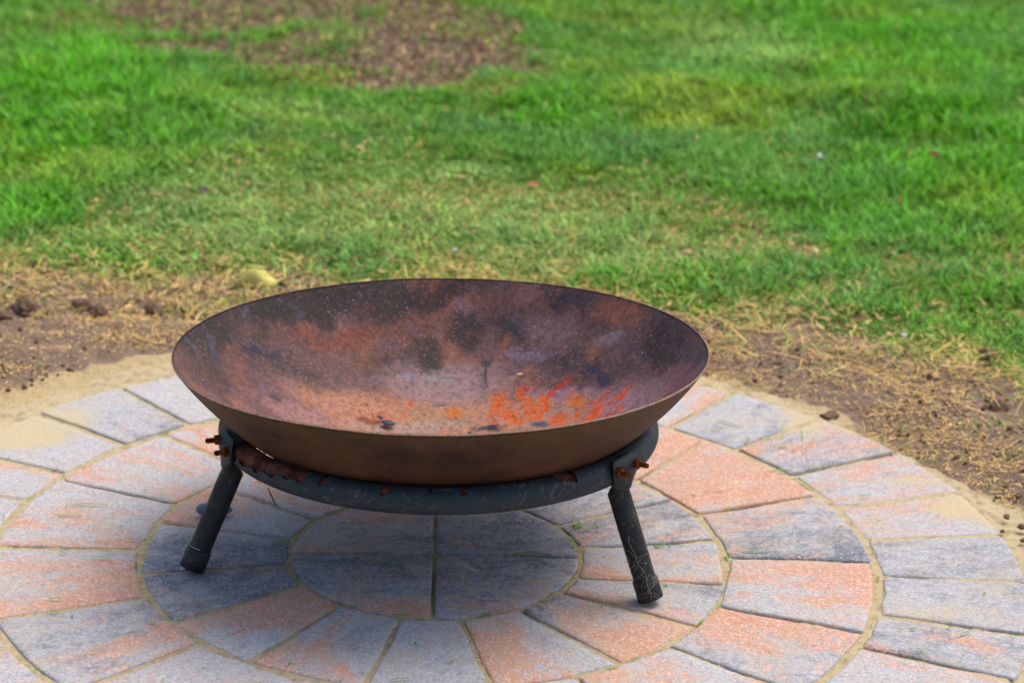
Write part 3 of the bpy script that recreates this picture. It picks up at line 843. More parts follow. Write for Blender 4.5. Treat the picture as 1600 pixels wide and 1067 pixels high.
# sleeve with torn openings
n1, n2 = 1080, 48
A, B, V = torus(RING_R, TUBE, n1, n2, .0004, 6)
i = np.arange(n1)[:, None]; j = np.arange(n2)[None]; i2 = (i + 1) % n1; j2_ = (j + 1) % n2
F_t = np.stack([(i * n2 + j).ravel(), (i2 * n2 + j).ravel(), (i2 * n2 + j2_).ravel(), (i * n2 + j2_).ravel()], 1)
ad = np.degrees(A); bd = np.degrees(B); ad = np.where(ad > 180, ad - 360, ad)
jag = (fbm(ad, ad * 0, .45, 9, 4) - .5) * 46
thr = np.full(ad.shape, 400.)
def opening(a0, a1, t0, t1, sharp=4):
    global thr
    k = (ad - a0) / (a1 - a0)
    t = t0 + (t1 - t0) * k
    e = np.minimum(sstep(0, sharp, ad - a0), sstep(0, sharp, a1 - ad))
    t = np.where((ad > a0) & (ad < a1), t + (1 - e) * 90 + jag, 400)
    thr = np.minimum(thr, t)
opening(-153.5, -122, 2, 38, 2)
opening(-119.5, -117.5, 40, 46, .6)
opening(-103, -99.5, 48, 44, 1); opening(-91, -89.5, 52, 52, .7); opening(-83, -80.5, 46, 50, .8); opening(-58, -50, 50, 44, 2)
bdd = np.where(bd > 200, bd - 360, bd)
hole = (bdd > thr) & (bdd < 185)
keep = ~hole.ravel()[F_t].any(1)
lift = np.zeros(ad.shape)
d_edge = thr - bdd
lift = np.where((d_edge > 0) & (d_edge < 26) & (thr < 300), (1 - d_edge / 26) * .0022 * (.4 + 1.2 * fbm(ad, bd, .3, 12)), 0)
r_ = TUBE + lift
V = np.stack([((RING_R + r_ * np.cos(B)) * np.cos(A)).ravel(), ((RING_R + r_ * np.cos(B)) * np.sin(A)).ravel(), (r_ * np.sin(B)).ravel()], 1)
Fk = F_t[keep]
used = np.unique(Fk); mp = np.full(len(V), -1); mp[used] = np.arange(len(used))
sl = obj('ring_sleeve', np_mesh('ring_sleeve', ring_frame(V[used]), mp[Fk], M_SLEEVE, True), parent=stand, label='grey plastic sleeve round the ring, torn open at the left and nicked along the top')
so = sl.modifiers.new('thickness', 'SOLIDIFY'); so.thickness = .0013; so.offset = -1

def loft(sections, n=28, cap=True):
    """sections: list of (center fn) already-made (n,3) loops"""
    V = np.concatenate(sections); m = len(sections)
    F = wrap_faces(m, n)
    faces = [F]
    if cap: faces += [np.arange(n)[None, ::-1].copy(), (np.arange(n) + (m - 1) * n)[None]]
    return V, faces

def ringz(th_):
    x, y = RING_R * math.cos(th_), RING_R * math.sin(th_)
    return SC.z - (SN.x * x + SN.y * y)
def cyl(r, tang, z, th_):   # radial, tangential (m), height -> stand-local
    r = np.asarray(r); a = th_ + np.asarray(tang) / .29
    return np.stack([r * np.cos(a), r * np.sin(a), np.broadcast_to(z, np.shape(a))], -1)
def lego(th_, foot_r, label=None):
    zr = ringz(th_)
    n = 32; ph = np.linspace(0, 2 * np.pi, n, endpoint=False)
    # straight pipe from foot to just under the ring
    top = np.array([.2835, zr - .027]); ft = np.array([foot_r, .0068])
    ax = (top - ft) / np.linalg.norm(top - ft); perp = np.array([ax[1], -ax[0]])   # outward-ish normal in the plane
    secs = []
    for k in np.linspace(0, 1, 14):
        c = ft + (top - ft) * k
        rr = .0146
        q = c[None] + perp[None] * (rr * np.cos(ph))[:, None]
        secs.append(np.stack([q[:, 0] * math.cos(th_) - rr * np.sin(ph) * math.sin(th_), q[:, 0] * math.sin(th_) + rr * np.sin(ph) * math.cos(th_), q[:, 1]], 1))
    for (r, dz, wd, tk) in [(.2872, -.020, .0165, .0118), (.2905, -.0125, .0215, .0076), (.2937, -.0050, .0265, .0038), (.2950, .003, .0290, .0024), (.2948, .010, .0295, .0020), (.2925, .0160, .0275, .0019), (.2885, .0205, .0225, .0019), (.2862, .0225, .0180, .0015)]:
        secs.append(cyl(r + tk * np.cos(ph), wd * np.sin(ph), zr + dz + .35 * tk * 0, th_))
    V, F = loft(secs, n)
    leg = obj('leg', np_mesh('leg', V, F, M_LEG, True), parent=stand, label=label)
    # rubber foot cap
    secs = []
    for k, rr in [(0, .0155), (.0006, .0166), (.012, .0168), (.027, .0166), (.0285, .0160), (.0288, .0148)]:
        c = ft + ax * (k - .0004)
        q = c[None] + perp[None] * (rr * np.cos(ph))[:, None]
        secs.append(np.stack([q[:, 0] * math.cos(th_) - rr * np.sin(ph) * math.sin(th_), q[:, 0] * math.sin(th_) + rr * np.sin(ph) * math.cos(th_), q[:, 1]], 1))
    V, F = loft(secs, n)
    obj('foot_cap', np_mesh('foot_cap', V, F, M_LEG, True), parent=leg)
    for s_, dz in ((-.0195, .0090), (.0195, .0080)):
        secs = []
        ph8 = np.linspace(0, 2 * np.pi, 24, endpoint=False)
        hexr = .0057 / np.maximum(np.cos((ph8 + .3) % (np.pi / 3) - np.pi / 6), .8) * (1 + (np.random.default_rng(int(s_ * 1000) + 60).random(24) - .5) * .12)
        def disc(rad_, r):
            return cyl(np.full(24, r), s_ + (rad_ * np.cos(ph8)), zr + dz + rad_ * np.sin(ph8), th_)
        for k, rd in [(.2925, hexr * .9), (.2962, hexr), (.3010, hexr), (.3022, hexr * .9)]: secs.append(disc(rd, k))
        k0 = .3024
        for q in range(9): secs.append(disc(np.full(24, .0036 if q % 2 else .0031), k0 + q * .0013))
        secs.append(disc(np.full(24, .0024), k0 + 9 * .0013))
        V, F = loft(secs, 24)
        obj('bolt', np_mesh('bolt', V, F, M_BOLT, True), parent=leg)
    return leg
leg_l = lego(rad(-157.5), .3405)
leg_r = lego(rad(-34.5), .3385)
leg_b = lego(rad(83), .34)

def tube(points, radii, n=8):
    P = np.asarray(points, float); m = len(P)
    secs = []
    for k in range(m):
        t = P[min(k + 1, m - 1)] - P[max(k - 1, 0)]; t /= np.linalg.norm(t) + 1e-12
        up = np.array([0, 0, 1.]) if abs(t[2]) < .9 else np.array([1., 0, 0])
        a = np.cross(t, up); a /= np.linalg.norm(a); b = np.cross(a, t)
        ph = np.linspace(0, 2 * np.pi, n, endpoint=False)[:, None]
        secs.append(P[k] + radii[k] * (np.cos(ph) * a + np.sin(ph) * b))
    return loft(secs, n)
def join(parts):
    Vs = []; Fs = {}; off = 0
    for V, F in parts:
        Vs.append(V)
        for f in F: Fs.setdefault(f.shape[1], []).append(f + off)
        off += len(V)
    return np.concatenate(Vs), [np.concatenate(v) for v in Fs.values()]

# cobweb threads on the right leg, a loop of dry grass round the left foot
def on_leg(th_, foot_r, k, phi, lift=.0006):
    zr = ringz(th_); top = np.array([.2835, zr - .027]); ft = np.array([foot_r, .0068])
    ax = (top - ft) / np.linalg.norm(top - ft); perp = np.array([ax[1], -ax[0]])
    rr = .0172 if k < .2 else .0150
    c = ft + (top - ft) * k + perp * ((rr + lift) * math.cos(phi)); s_ = (rr + lift) * math.sin(phi)
    return np.array([c[0] * math.cos(th_) - s_ * math.sin(th_), c[0] * math.sin(th_) + s_ * math.cos(th_), c[1]])
parts = []
rs = np.random.default_rng(4)
path = [on_leg(rad(-34.5), .3385, k, -1.0 + .22 * math.sin(k * 9) + .08 * math.sin(k * 31), .001) for k in np.linspace(.02, .62, 34)]
parts.append(tube(path, [.00010 + .00014 * rs.random() for _ in path], 5))
for q in range(38):
    k0 = rs.uniform(.02, .42); p0 = rs.uniform(-2.4, .6); dk = rs.uniform(-.12, .12); dp = rs.uniform(-1.4, 1.4)
    path = [on_leg(rad(-34.5), .3385, max(.01, k0 + dk * t), p0 + dp * t + .15 * math.sin(t * 6 + q), .0005) for t in np.linspace(0, 1, 8)]
    parts.append(tube(path, [.00012] * 8, 4))
V, F = join(parts)
obj('cobweb', np_mesh('cobweb', V, F, M_WEB, True), parent=leg_r, kind='stuff')
path = [on_leg(rad(-157.5), .3405, .205 + .01 * math.sin(t), t, .0008) for t in np.linspace(-2.6, 1.2, 24)]
V, F = join([tube(path, [.0005] * 24, 5)])
obj('straw_loop', np_mesh('straw_loop', V, F, M_WEB, True), parent=leg_l)

# ------------------------------------------------------------------ blades
def blades(P, head, length, width, lean, curl, col, segs=2, roll=None):
    """P (n,3) base; head angle; lean 0 = upright, pi/2 = lying; returns verts, faces(list), colours"""
    N = len(P)
    levels = segs + 1
    d = np.stack([np.cos(head), np.sin(head), np.zeros(N)], 1)
    side = np.stack([-np.sin(head), np.cos(head), np.zeros(N)], 1)
    if roll is not None: side = side * np.cos(roll)[:, None] + np.array([0, 0, 1]) * np.sin(roll)[:, None]
    pos = P.copy(); V = []; C = []
    for L in range(levels):
        t = L / segs
        wv = width * (1 - t) ** .6 * (1.0 if L else .8)
        if L < segs:
            V.append(pos - side * wv[:, None] / 2); V.append(pos + side * wv[:, None] / 2)
            C += [col * (.92 + .12 * t)] * 2
        else:
            V.append(pos); C.append(col * 1.04)
        an = lean + curl * (t + .5 / segs)
        st = length / segs
        pos = pos + (d * np.sin(an)[:, None] + np.array([0, 0, 1.]) * np.cos(an)[:, None]) * st[:, None]
    k = len(V)
    V = np.stack(V, 1).reshape(-1, 3); C = np.stack(C, 1).reshape(-1, 3)
    b = (np.arange(N) * k)[:, None]
    quads = np.concatenate([b + np.array([[2 * L, 2 * L + 1, 2 * L + 3, 2 * L + 2]]) for L in range(segs - 1)]) if segs > 1 else np.zeros((0, 4), int)
    tris = b + np.array([[2 * segs - 2, 2 * segs - 1, 2 * segs]])
    return V, [quads, tris], np.clip(C, 0, 1)
def blade_mesh(name, args, mat):
    V, F, C = blades(*args)
    F = [f for f in F if len(f)]
    return np_mesh(name, V, F, mat, False, {'col': np.c_[C, np.ones(len(C))]})

GREEN = lin((102, 160, 44)); LUSH = lin((94, 172, 4)); DARK = lin((44, 98, 24)); YEL = lin((154, 172, 40)); PALE = lin((150, 180, 96)); STRAW = lin((206, 178, 116)); BLUEG = lin((98, 156, 84))
def lawn_blades(N, box, seed, in_view):
    r_ = np.random.default_rng(seed)
    x = r_.uniform(box[0], box[1], N); y = r_.uniform(box[2], box[3], N)
    # cull to the frustum (with a margin) or its complement
    vis = (np.abs(x - .1) < .30 + .235 * (y + 3.0) * .97) & (y < 4.15) & (y > .3)
    ld = lawn_dist(x, y); Kx = kinds(x, y)
    dens = sstep(-.16, .06, ld) * (1 - .84 * Kx['soil'])
    patchy = fbm(x, y, 9, 101, 4); dens *= .30 + 1.1 * sstep(.36, .56, patchy + .12 * Kx['lush'] - .06 * Kx['pale'])
    dens *= 1 - .35 * Kx['straw']
    tuft = vnoise(x, y, 38, 102); dens *= .15 + 1.3 * tuft
    keep = (r_.random(N) < dens) & (vis if in_view else ~vis) & (np.hypot(x, y) > 1.0)
    x = x[keep]; y = y[keep]; ld = ld[keep]; Kx = {k: v[keep] for k, v in Kx.items()}
    n = len(x); z = soil_z(x, y) - .002
    lush = np.clip(Kx['lush'] + Kx['yellow'] * .6 + Kx['dark'] * .4, 0, 1)
    L = r_.gamma(5, .0050, n) * (.75 + .50 * lush) * (1 - .25 * Kx['pale']) * (.6 + .4 * sstep(-.05, .25, ld)) + .008
    W = (.0022 + .0038 * r_.random(n) ** 1.5) * (1 + .35 * lush)
    lean = np.abs(r_.normal(0, .6, n)) + .42 + .25 * Kx['pale'] + .45 * (1 - sstep(0, .25, ld))
    lean = np.minimum(lean, 1.5)
    broad = r_.random(n) < .07; W[broad] *= 2.0; L[broad] *= .8
    curl = r_.uniform(.1, .9, n)
    swirl = fbm(x, y, 4, 103, 3) * 9
    head = np.where(r_.random(n) < .2, swirl + r_.normal(0, .7, n), r_.uniform(0, 2 * np.pi, n))
    c = np.tile(GREEN, (n, 1))
    c = mix3(c, BLUEG, sstep(.5, .7, fbm(x, y, 6, 104, 4)) * .5)
    c = mix3(c, LUSH, np.clip(lush, 0, 1) * .9)
    c = mix3(c, YEL, np.clip(Kx['yellow'] * .65 + sstep(.55, .7, fbm(x, y, 5, 105, 4)) * .35, 0, 1))
    c = mix3(c, PALE, Kx['pale'] * .7)
    c = mix3(c, DARK, np.clip(Kx['dark'] * .6, 0, 1))
    c = mix3(c, DARK, (r_.random(n) < .18) * .5)
    ps = .06 + .08 * Kx['pale'] + .55 * Kx['straw'] + .80 * (1 - sstep(-.04, .26, ld)) + .35 * Kx['soil'] + .25 * sstep(.58, .68, fbm(x, y, 9, 106, 4)) * (1 - lush)
    isS = r_.random(n) < ps
    sc = STRAW[None] * (.55 + .7 * r_.random(n))[:, None] * np.stack([np.ones(n), .92 + .12 * r_.random(n), .75 + .4 * r_.random(n)], 1)
    c[isS] = sc[isS]; lean[isS] = np.minimum(lean[isS] + .5, 1.55)
    L[isS] *= .85
    c = c * (.55 + 1.0 * r_.random(n) ** 1.3)[:, None]
    c = c * (.82 + .5 * fbm(x, y, 14, 107, 3))[:, None]
    return (np.stack([x, y, z], 1), head, L, W, lean, curl, c)
obj('grass', blade_mesh('grass', lawn_blades(900000, (-1.7, 1.95, .55, 4.2), 1, True) + (3,), M_GRASS), kind='stuff', label='lawn of green and straw coloured grass behind the paving', cat='grass')
obj('outer_grass', blade_mesh('outer_grass', lawn_blades(260000, (-4.5, 4.5, -3.5, 6.5), 2, False) + (2,), M_GRASS), kind='stuff', label='lawn grass going on round the worn soil beyond the frame', cat='grass')

# ------------------------------------------------------------------ chaff and dry litter on the bare soil
def litter(N, seed):
    r_ = np.random.default_rng(seed)
    a = r_.uniform(0, 2 * np.pi, N); R_ = np.sqrt(r_.uniform(.79 ** 2, 1.75 ** 2, N))
    x = R_ * np.cos(a); y = R_ * np.sin(a)
    ld = lawn_dist(x, y)
    clump = fbm(x, y, 11, 201, 4)
    dens = sstep(-.01, .05, R_ + (fbm(x, y, 16, 202) - .5) * .10 - margin(x, y)) * (.22 + 1.1 * sstep(.40, .58, clump))
    dens = np.where((x < 0) & (y > 0), np.clip(dens * .8 + .16 * sstep(-.01, .06, R_ - margin(x, y)), 0, 1), dens)
    dens *= 1 - .6 * sstep(.1, .4, ld)
    dens *= np.where(y < -.2, .35, 1)
    keep = r_.random(N) < dens
    x, y = x[keep], y[keep]; n = len(x)
    right = sstep(-.2, .4, x)
    L = (.004 + .006 * r_.random(n)) * (1 + .5 * right * (r_.random(n) < .5))
    W = .0013 + .0018 * r_.random(n) * (1 - .4 * right)
    lg = r_.random(n) < .06; L[lg] *= 2.6; W[lg] *= .6
    lean = r_.normal(1.42, .22, n); curl = r_.normal(.1, .2, n)
    z = soil_z(x, y) + .0012 + .003 * r_.random(n)
    c = STRAW[None] * (.62 + .85 * r_.random(n) ** 1.4)[:, None] * np.stack([1.04 * np.ones(n), .9 + .14 * r_.random(n), .68 + .5 * r_.random(n)], 1)
    gi = r_.random(n) < .035; c[gi] = GREEN * 1.1
    return (np.stack([x, y, z], 1), r_.uniform(0, 2 * np.pi, n), L, W, lean, curl, c, 2, r_.uniform(-.7, .7, n))
obj('chaff', blade_mesh('chaff', litter(340000, 5), M_STRAW), kind='stuff', label='pale seed husks and dry clippings strewn over the bare soil', cat='chaff')

# litter of dead leaves and husks on the worn patches far back in the lawn
def back_litter(N, seed):
    r_ = np.random.default_rng(seed)
    x = r_.uniform(-1.6, 1.9, N); y = r_.uniform(.9, 4.2, N); Kx = kinds(x, y); ld = lawn_dist(x, y)
    dens = np.clip(Kx['soil'] * .9 + Kx['straw'] * .5 + .5 * (1 - sstep(0, .22, ld)) + .03, 0, 1)
    keep = (r_.random(N) < dens) & (np.hypot(x, y) > .95)
    x, y = x[keep], y[keep]; n = len(x)
    L = .008 + .022 * r_.random(n) ** 2; W = .003 + .006 * r_.random(n)
    c = np.where((r_.random(n) < np.where(y > 2.2, .78, .5))[:, None], lin((98, 66, 50))[None], STRAW[None] * .75) * (.6 + .8 * r_.random(n))[:, None]
    return (np.stack([x, y, soil_z(x, y) + .003 + .008 * r_.random(n)], 1), r_.uniform(0, 2 * np.pi, n), L, W, r_.normal(1.4, .25, n), r_.normal(.2, .5, n), c, 3, r_.uniform(-.8, .8, n))
obj('leaf_litter', blade_mesh('leaf_litter', back_litter(70000, 6), M_STRAW), kind='stuff', label='brown leaf crumbs and dead stalks on the worn patches of lawn', cat='leaf litter')

def strands(N, seed):
    r_ = np.random.default_rng(seed)
    x = r_.uniform(-1.5, 1.6, N); y = r_.uniform(.2, 1.8, N); ld = lawn_dist(x, y)
    dens = np.exp(-((ld - .03) / .09) ** 2) * (.25 + 1.2 * sstep(.42, .6, fbm(x, y, 8, 401, 4))) + .035 * (ld < 0)
    k = (r_.random(N) < dens) & (np.hypot(x, y) > .90); x, y = x[k], y[k]; n = len(x)
    L = .018 + .045 * r_.random(n) ** 2; W = .0011 + .0014 * r_.random(n)
    c = STRAW[None] * (.6 + .7 * r_.random(n))[:, None] * np.stack([np.ones(n), .9 + .12 * r_.random(n), .62 + .5 * r_.random(n)], 1)
    g = r_.random(n) < .16; c[g] = PALE * .9
    c = c * 1.15
    return (np.stack([x, y, soil_z(x, y) + .002 + .012 * r_.random(n)], 1), r_.uniform(0, 2 * np.pi, n), L, W, r_.normal(1.25, .2, n), r_.normal(.35, .3, n), c, 4, r_.uniform(-.6, .6, n))
obj('dead_grass', blade_mesh('dead_grass', strands(42000, 9), M_STRAW), kind='stuff', label='matted dead straw along the torn edge of the lawn', cat='dead grass')

# ------------------------------------------------------------------ soil crumbs
def ico(sub):
    b = bmesh.new(); bmesh.ops.create_icosphere(b, subdivisions=sub, radius=1); b.verts.ensure_lookup_table()
    V = np.array([v.co[:] for v in b.verts]); F = np.array([[v.index for v in f.verts] for f in b.faces]); b.free(); return V, F
IV, IF = ico(1)
def crumbs(N, seed):
    r_ = np.random.default_rng(seed)
    a = r_.uniform(0, 2 * np.pi, N); R_ = np.sqrt(r_.uniform(.80 ** 2, 1.5 ** 2, N)); x = R_ * np.cos(a); y = R_ * np.sin(a)
    dens = sstep(-.01, .05, R_ + (fbm(x, y, 16, 202) - .5) * .1 - margin(x, y)) * (1 - sstep(0, .15, lawn_dist(x, y))) * (.15 + .85 * sstep(.45, .6, fbm(x, y, 9, 301)))
    k = r_.random(N) < dens; x, y = x[k], y[k]
    # patches far back in the lawn
    x2 = r_.uniform(-1.2, .4, 9000); y2 = r_.uniform(2.4, 3.9, 9000); k2 = r_.random(9000) < kinds(x2, y2)['soil']; x = np.r_[x, x2[k2]]; y = np.r_[y, y2[k2]]
    n = len(x)
    s = .0010 + .0040 * r_.random(n) ** 6 + .0012 * r_.random(n)
    sc = s[:, None] * (0.7 + .6 * r_.random((n, 3)))
    rot = r_.uniform(0, 6.28, n); c_, s_ = np.cos(rot), np.sin(rot)
    V = IV[None] * sc[:, None, :] * (1 + .45 * (r_.random((n, len(IV))) - .5))[..., None]
    vx = V[..., 0] * c_[:, None] - V[..., 1] * s_[:, None]; vy = V[..., 0] * s_[:, None] + V[..., 1] * c_[:, None]
    V = np.stack([vx + x[:, None], vy + y[:, None], V[..., 2] + (soil_z(x, y) + s * .4)[:, None]], -1).reshape(-1, 3)
    F = (IF[None] + (np.arange(n) * len(IV))[:, None, None]).reshape(-1, 3)
    return np_mesh('soil_crumbs', V, F, M_CLOD, True)
obj('soil_crumbs', crumbs(22000, 8), kind='stuff', label='crumbly brown soil lumps scattered on the bare ground', cat='soil')

IV2, IF2 = ico(3)
def clod(x, y, s, label, seed, cat='clod', mat=None, group=None):
    r_ = np.random.default_rng(seed)
    d = 1 + .9 * (fbm(IV2[:, 0] + seed, IV2[:, 1] + IV2[:, 2], 2.2, seed, 4, .65) - .5) * 1.5 + .5 * (fbm(IV2[:, 0] * 3 + 5, IV2[:, 2] * 3 + IV2[:, 1], 2.5, seed + 3, 3) - .5)
    V = IV2 * d[:, None] * np.array(s)
    z0 = float(soil_z(np.array([x]), np.array([y]))[0])
    o = obj('soil_clod', np_mesh('soil_clod', V, IF2, mat or M_CLOD, True), label=label, cat=cat, group=group, loc=(x, y, z0 + s[2] * .18))
    o.rotation_euler[2] = r_.uniform(0, 6)
    return o
g_ = 'soil clods along the torn lawn edge'
clod(-.722, .937, (.026, .020, .018), 'rough brown soil clod at the left picture edge, below the grass line', 21, group=g_)
clod(-.629, .960, (.020, .016, .015), 'rounded brown clod, left one of the touching pair at the torn lawn edge', 22, group=g_)
clod(-.598, .939, (.018, .015, .013), 'rounded brown clod, right one of the touching pair at the torn lawn edge', 23, group=g_)
clod(-.510, .959, (.021, .014, .014), 'flat soil clod between the clod pair and the rim of the bowl', 24, group=g_)
clod(-.750, .895, (.012, .012, .010), 'small soil lump just in front of the large clod at the left edge', 25, group=g_)
clod(.853, .592, (.015, .013, .011), 'brown soil lump right of the dry grass tuft on the right soil', 26, group=g_)
clod(.588, .560, (.020, .011, .009), 'crumbly dark clod against the outer paver edge right of the bowl', 27, group=g_)
clod(.870, .80, (.018, .014, .013), 'dark soil lump by the lawn edge above the pale wood chip', 28, group=g_)
# crumbs on the sand at the right edge of the paving
for k, (x, y, s, lb) in enumerate([(.790, .165, .005, 'dark soil crumb on the sand at the right paving edge, farthest from the camera'), (.805, .13, .006, 'largest dark soil crumb on the sand beside the right paving edge'), (.775, .115, .0035, 'smallest dark soil crumb on the sand, closest to the right outer pavers'),
        (.797, .085, .004, 'small dark soil crumb on the sand in front of the largest crumb at right'), (.812, .06, .005, 'dark soil crumb on the sand at right, nearest to the camera')]):
    clod(x, y, (s, s * .8, s * .6), lb, 40 + k, group='dark crumbs on the sand at the right paving edge').location.z = .002 + s * .3

# ------------------------------------------------------------------ single tufts and loose bits
def tuft(x, y, n, spread, length, green, label, seed):
    r_ = np.random.default_rng(seed)
    px = r_.normal(0, spread, n); py = r_.normal(0, spread * .7, n)
    z0 = float(soil_z(np.array([x]), np.array([y]))[0])
    g = r_.random(n) < green
    c = np.where(g[:, None], (LUSH * .6 + GREEN * .5)[None], STRAW[None] * .95) * (.7 + .6 * r_.random(n))[:, None]
    args = (np.stack([px, py, np.zeros(n) - .002], 1), np.arctan2(py, px) + r_.normal(0, .9, n), length * r_.uniform(.5, 1.3, n), r_.uniform(.0012, .0026, n), r_.uniform(.4, 1.3, n), r_.uniform(.2, 1.2, n), c, 4)
    obj('grass_tuft', blade_mesh('grass_tuft', args, M_GRASS), label=label, cat='grass tuft', group='loose grass tufts on the bare soil', loc=(x, y, z0))
tuft(.520, .425, 90, .016, .036, .5, 'straggly green and straw tuft on the bare soil right of the bowl, largest there', 1)
tuft(.748, .822, 60, .014, .030, .75, 'green tuft beside the white grit at the right lawn edge', 2)
tuft(.930, .700, 110, .030, .040, .8, 'dense green tuft at the right picture edge above the wood chip', 3)
tuft(-.445, .957, 60, .018, .034, .8, 'bright green tuft left of the bowl rim below the yellow leaf', 4)
tuft(-.365, 1.04, 50, .020, .028, .8, 'green tuft directly under the yellow leaf behind the bowl rim', 5)
tuft(-.585, .520, 16, .014, .030, .7, 'few green blades lying at the sand edge by the left paving', 6)
tuft(.440, .862, 40, .016, .028, .45, 'sparse tuft just behind the right rim of the bowl', 7)
tuft(.669, .446, 22, .012, .030, .35, 'thin straw coloured sprig right of the largest tuft on the right soil', 8)
tuft(.700, .392, 8, .006, .026, .9, 'tiny sprout growing at the paving edge on the right', 9)
tuft(.640, .50, 5, .004, .030, .5, 'single dry stem standing by the outer paver corner behind the right pavers', 10)
tuft(.82, .50, 36, .02, .03, .5, 'low straw tuft near the right picture edge level with the outer pavers', 11)

def clipping(x, y, L, ang, label=None, brown=False, z=.0022, mesh_only=False):
    t = np.linspace(0, 1, 5); bend = random.uniform(-.3, .3)
    a = ang + bend * (t - .5)
    px = np.concatenate([[0], np.cumsum(np.cos(a[1:]) * L / 4)]); py = np.concatenate([[0], np.cumsum(np.sin(a[1:]) * L / 4)])
    wv = .0011 * np.array([.8, 1, 1, .8, .15]) * (1 if not brown else .8)
    nx, ny = -np.sin(a), np.cos(a)
    zz = .0004 + .0010 * np.sin(t * 3.1) * random.random()
    V = np.concatenate([np.stack([px + nx * wv, py + ny * wv, zz + .0004], 1), np.stack([px, py, zz], 1), np.stack([px - nx * wv, py - ny * wv, zz + .0004], 1)])
    f = []
    for q in range(4):
        f += [[q, q + 1, 6 + q, 5 + q], [5 + q, 6 + q, 11 + q, 10 + q]]
    c = (lin((104, 160, 40)) if not brown else lin((176, 146, 90))) * random.uniform(.8, 1.15)
    V = V + np.array([0, 0, z])
    if mesh_only: return V + np.array([x, y, 0]), np.array(f), np.tile(np.r_[c, 1], (15, 1))
    me = np_mesh('grass_clipping', V, np.array(f), M_GRASS, True, {'col': np.tile(np.r_[c, 1], (15, 1))})
    return obj('grass_clipping', me, label=label, cat='grass clipping', group='loose grass clippings on the pavers', loc=(x, y, 0))
clipping(-.505, .132, .05, .05, 'long thin green clipping on the large pink-grey paver left of the left leg')
clipping(-.52, .095, .038, -.05, 'green clipping on the lower edge of that pink-grey left paver, below the longer one')
clipping(-.415, .022, .044, -.15, 'thick olive clipping near the inner end of the pale paver left of the left foot')
clipping(-.455, .012, .026, .3, 'dry brown clipping beside the thick olive one on the left paver', True)
clipping(-.447, -.038, .027, -.02, 'straight green clipping in the middle of the left paver level with the left foot')
clipping(-.494, -.022, .013, -.9, 'short bright green clipping left of the straight one on the left paver')
clipping(-.482, -.168, .018, .0, 'green clipping on the blue-grey paver at the lower left, upper of two')
clipping(-.478, -.208, .020, -.1, 'green clipping on the blue-grey paver at the lower left, lower of two')
clipping(.412, .512, .046, -.62, 'long green clipping on the grey outer paver right of the bowl')
clipping(.398, .465, .022, .6, 'short green clipping near the inner corner of that grey outer paver')
clipping(.47, .312, .030, .35, 'green clipping on the edge of the big orange paver right of the stand')
clipping(.375, .232, .036, .1, 'brownish green clipping low on the big orange paver right of the stand', True)
clipping(.41, .028, .055, .05, 'long green clipping on the joint above the orange paver right of the right leg')
clipping(.592, .225, .020, .5, 'green clipping on the outer ring joint at the far right')
clipping(.665, -.210, .022, .7, 'green clipping slanting on the lower right outer paver')
clipping(-.135, .088, .016, -.1, 'green clipping on the far left quarter stone under the bowl')
clipping(.085, .012, .014, .2, 'short green clipping in the joint between the two right quarter stones')
clipping(-.037, -.368, .022, .2, 'green clipping at the bottom edge on the pale blue wedge paver')
clipping(.052, -.268, .010, 1.2, 'short green clipping on the orange-edged wedge paver at the bottom')
clipping(-.338, .030, .012, -.2, 'tiny green clipping beside the left foot')
clipping(-.345, -.012, .014, -.5, 'bright green crumb of grass just left of the left foot')
clipping(.300, .355, .05, .12, 'dry brown stalk on the orange inner paver behind the right leg', True)

parts = []
r_ = random.Random(5)
for k in range(150):
    a = r_.uniform(0, 6.28); R_ = .8 * math.sqrt(r_.random()); x, y = R_ * math.cos(a), R_ * math.sin(a)
    parts.append(clipping(x, y, r_.uniform(.004, .013), r_.uniform(0, 6.28), brown=r_.random() < .3, mesh_only=True))
# strands caught in the joints
for k in range(90):
    rj = r_.choice([.194, .392, .586]); a = r_.uniform(0, 6.28)
    parts.append(clipping(rj * math.cos(a), rj * math.sin(a), r_.uniform(.006, .022), a + 1.57 + r_.uniform(-.3, .3), brown=r_.random() < .35, mesh_only=True, z=.0006))
for (x, y, n) in [(.205, .10, 14), (.13, .005, 10), (-.19, .03, 8), (.31, .045, 8), (.29, -.085, 6), (-.24, .24, 6)]:
    for k in range(n): parts.append(clipping(x + r_.uniform(-.02, .02), y + r_.uniform(-.008, .008), r_.uniform(.005, .014), r_.uniform(0, 6.28), mesh_only=True, z=.001))
V = np.concatenate([p[0] for p in parts]); F = np.concatenate([p[1] + 15 * i for i, p in enumerate(parts)]); C = np.concatenate([p[2] for p in parts])
obj('clipping_crumbs', np_mesh('clipping_crumbs', V, F, M_GRASS, True, {'col': C}), kind='stuff', label='tiny crumbs of cut grass on the pavers and in the joints', cat='grass clippings')

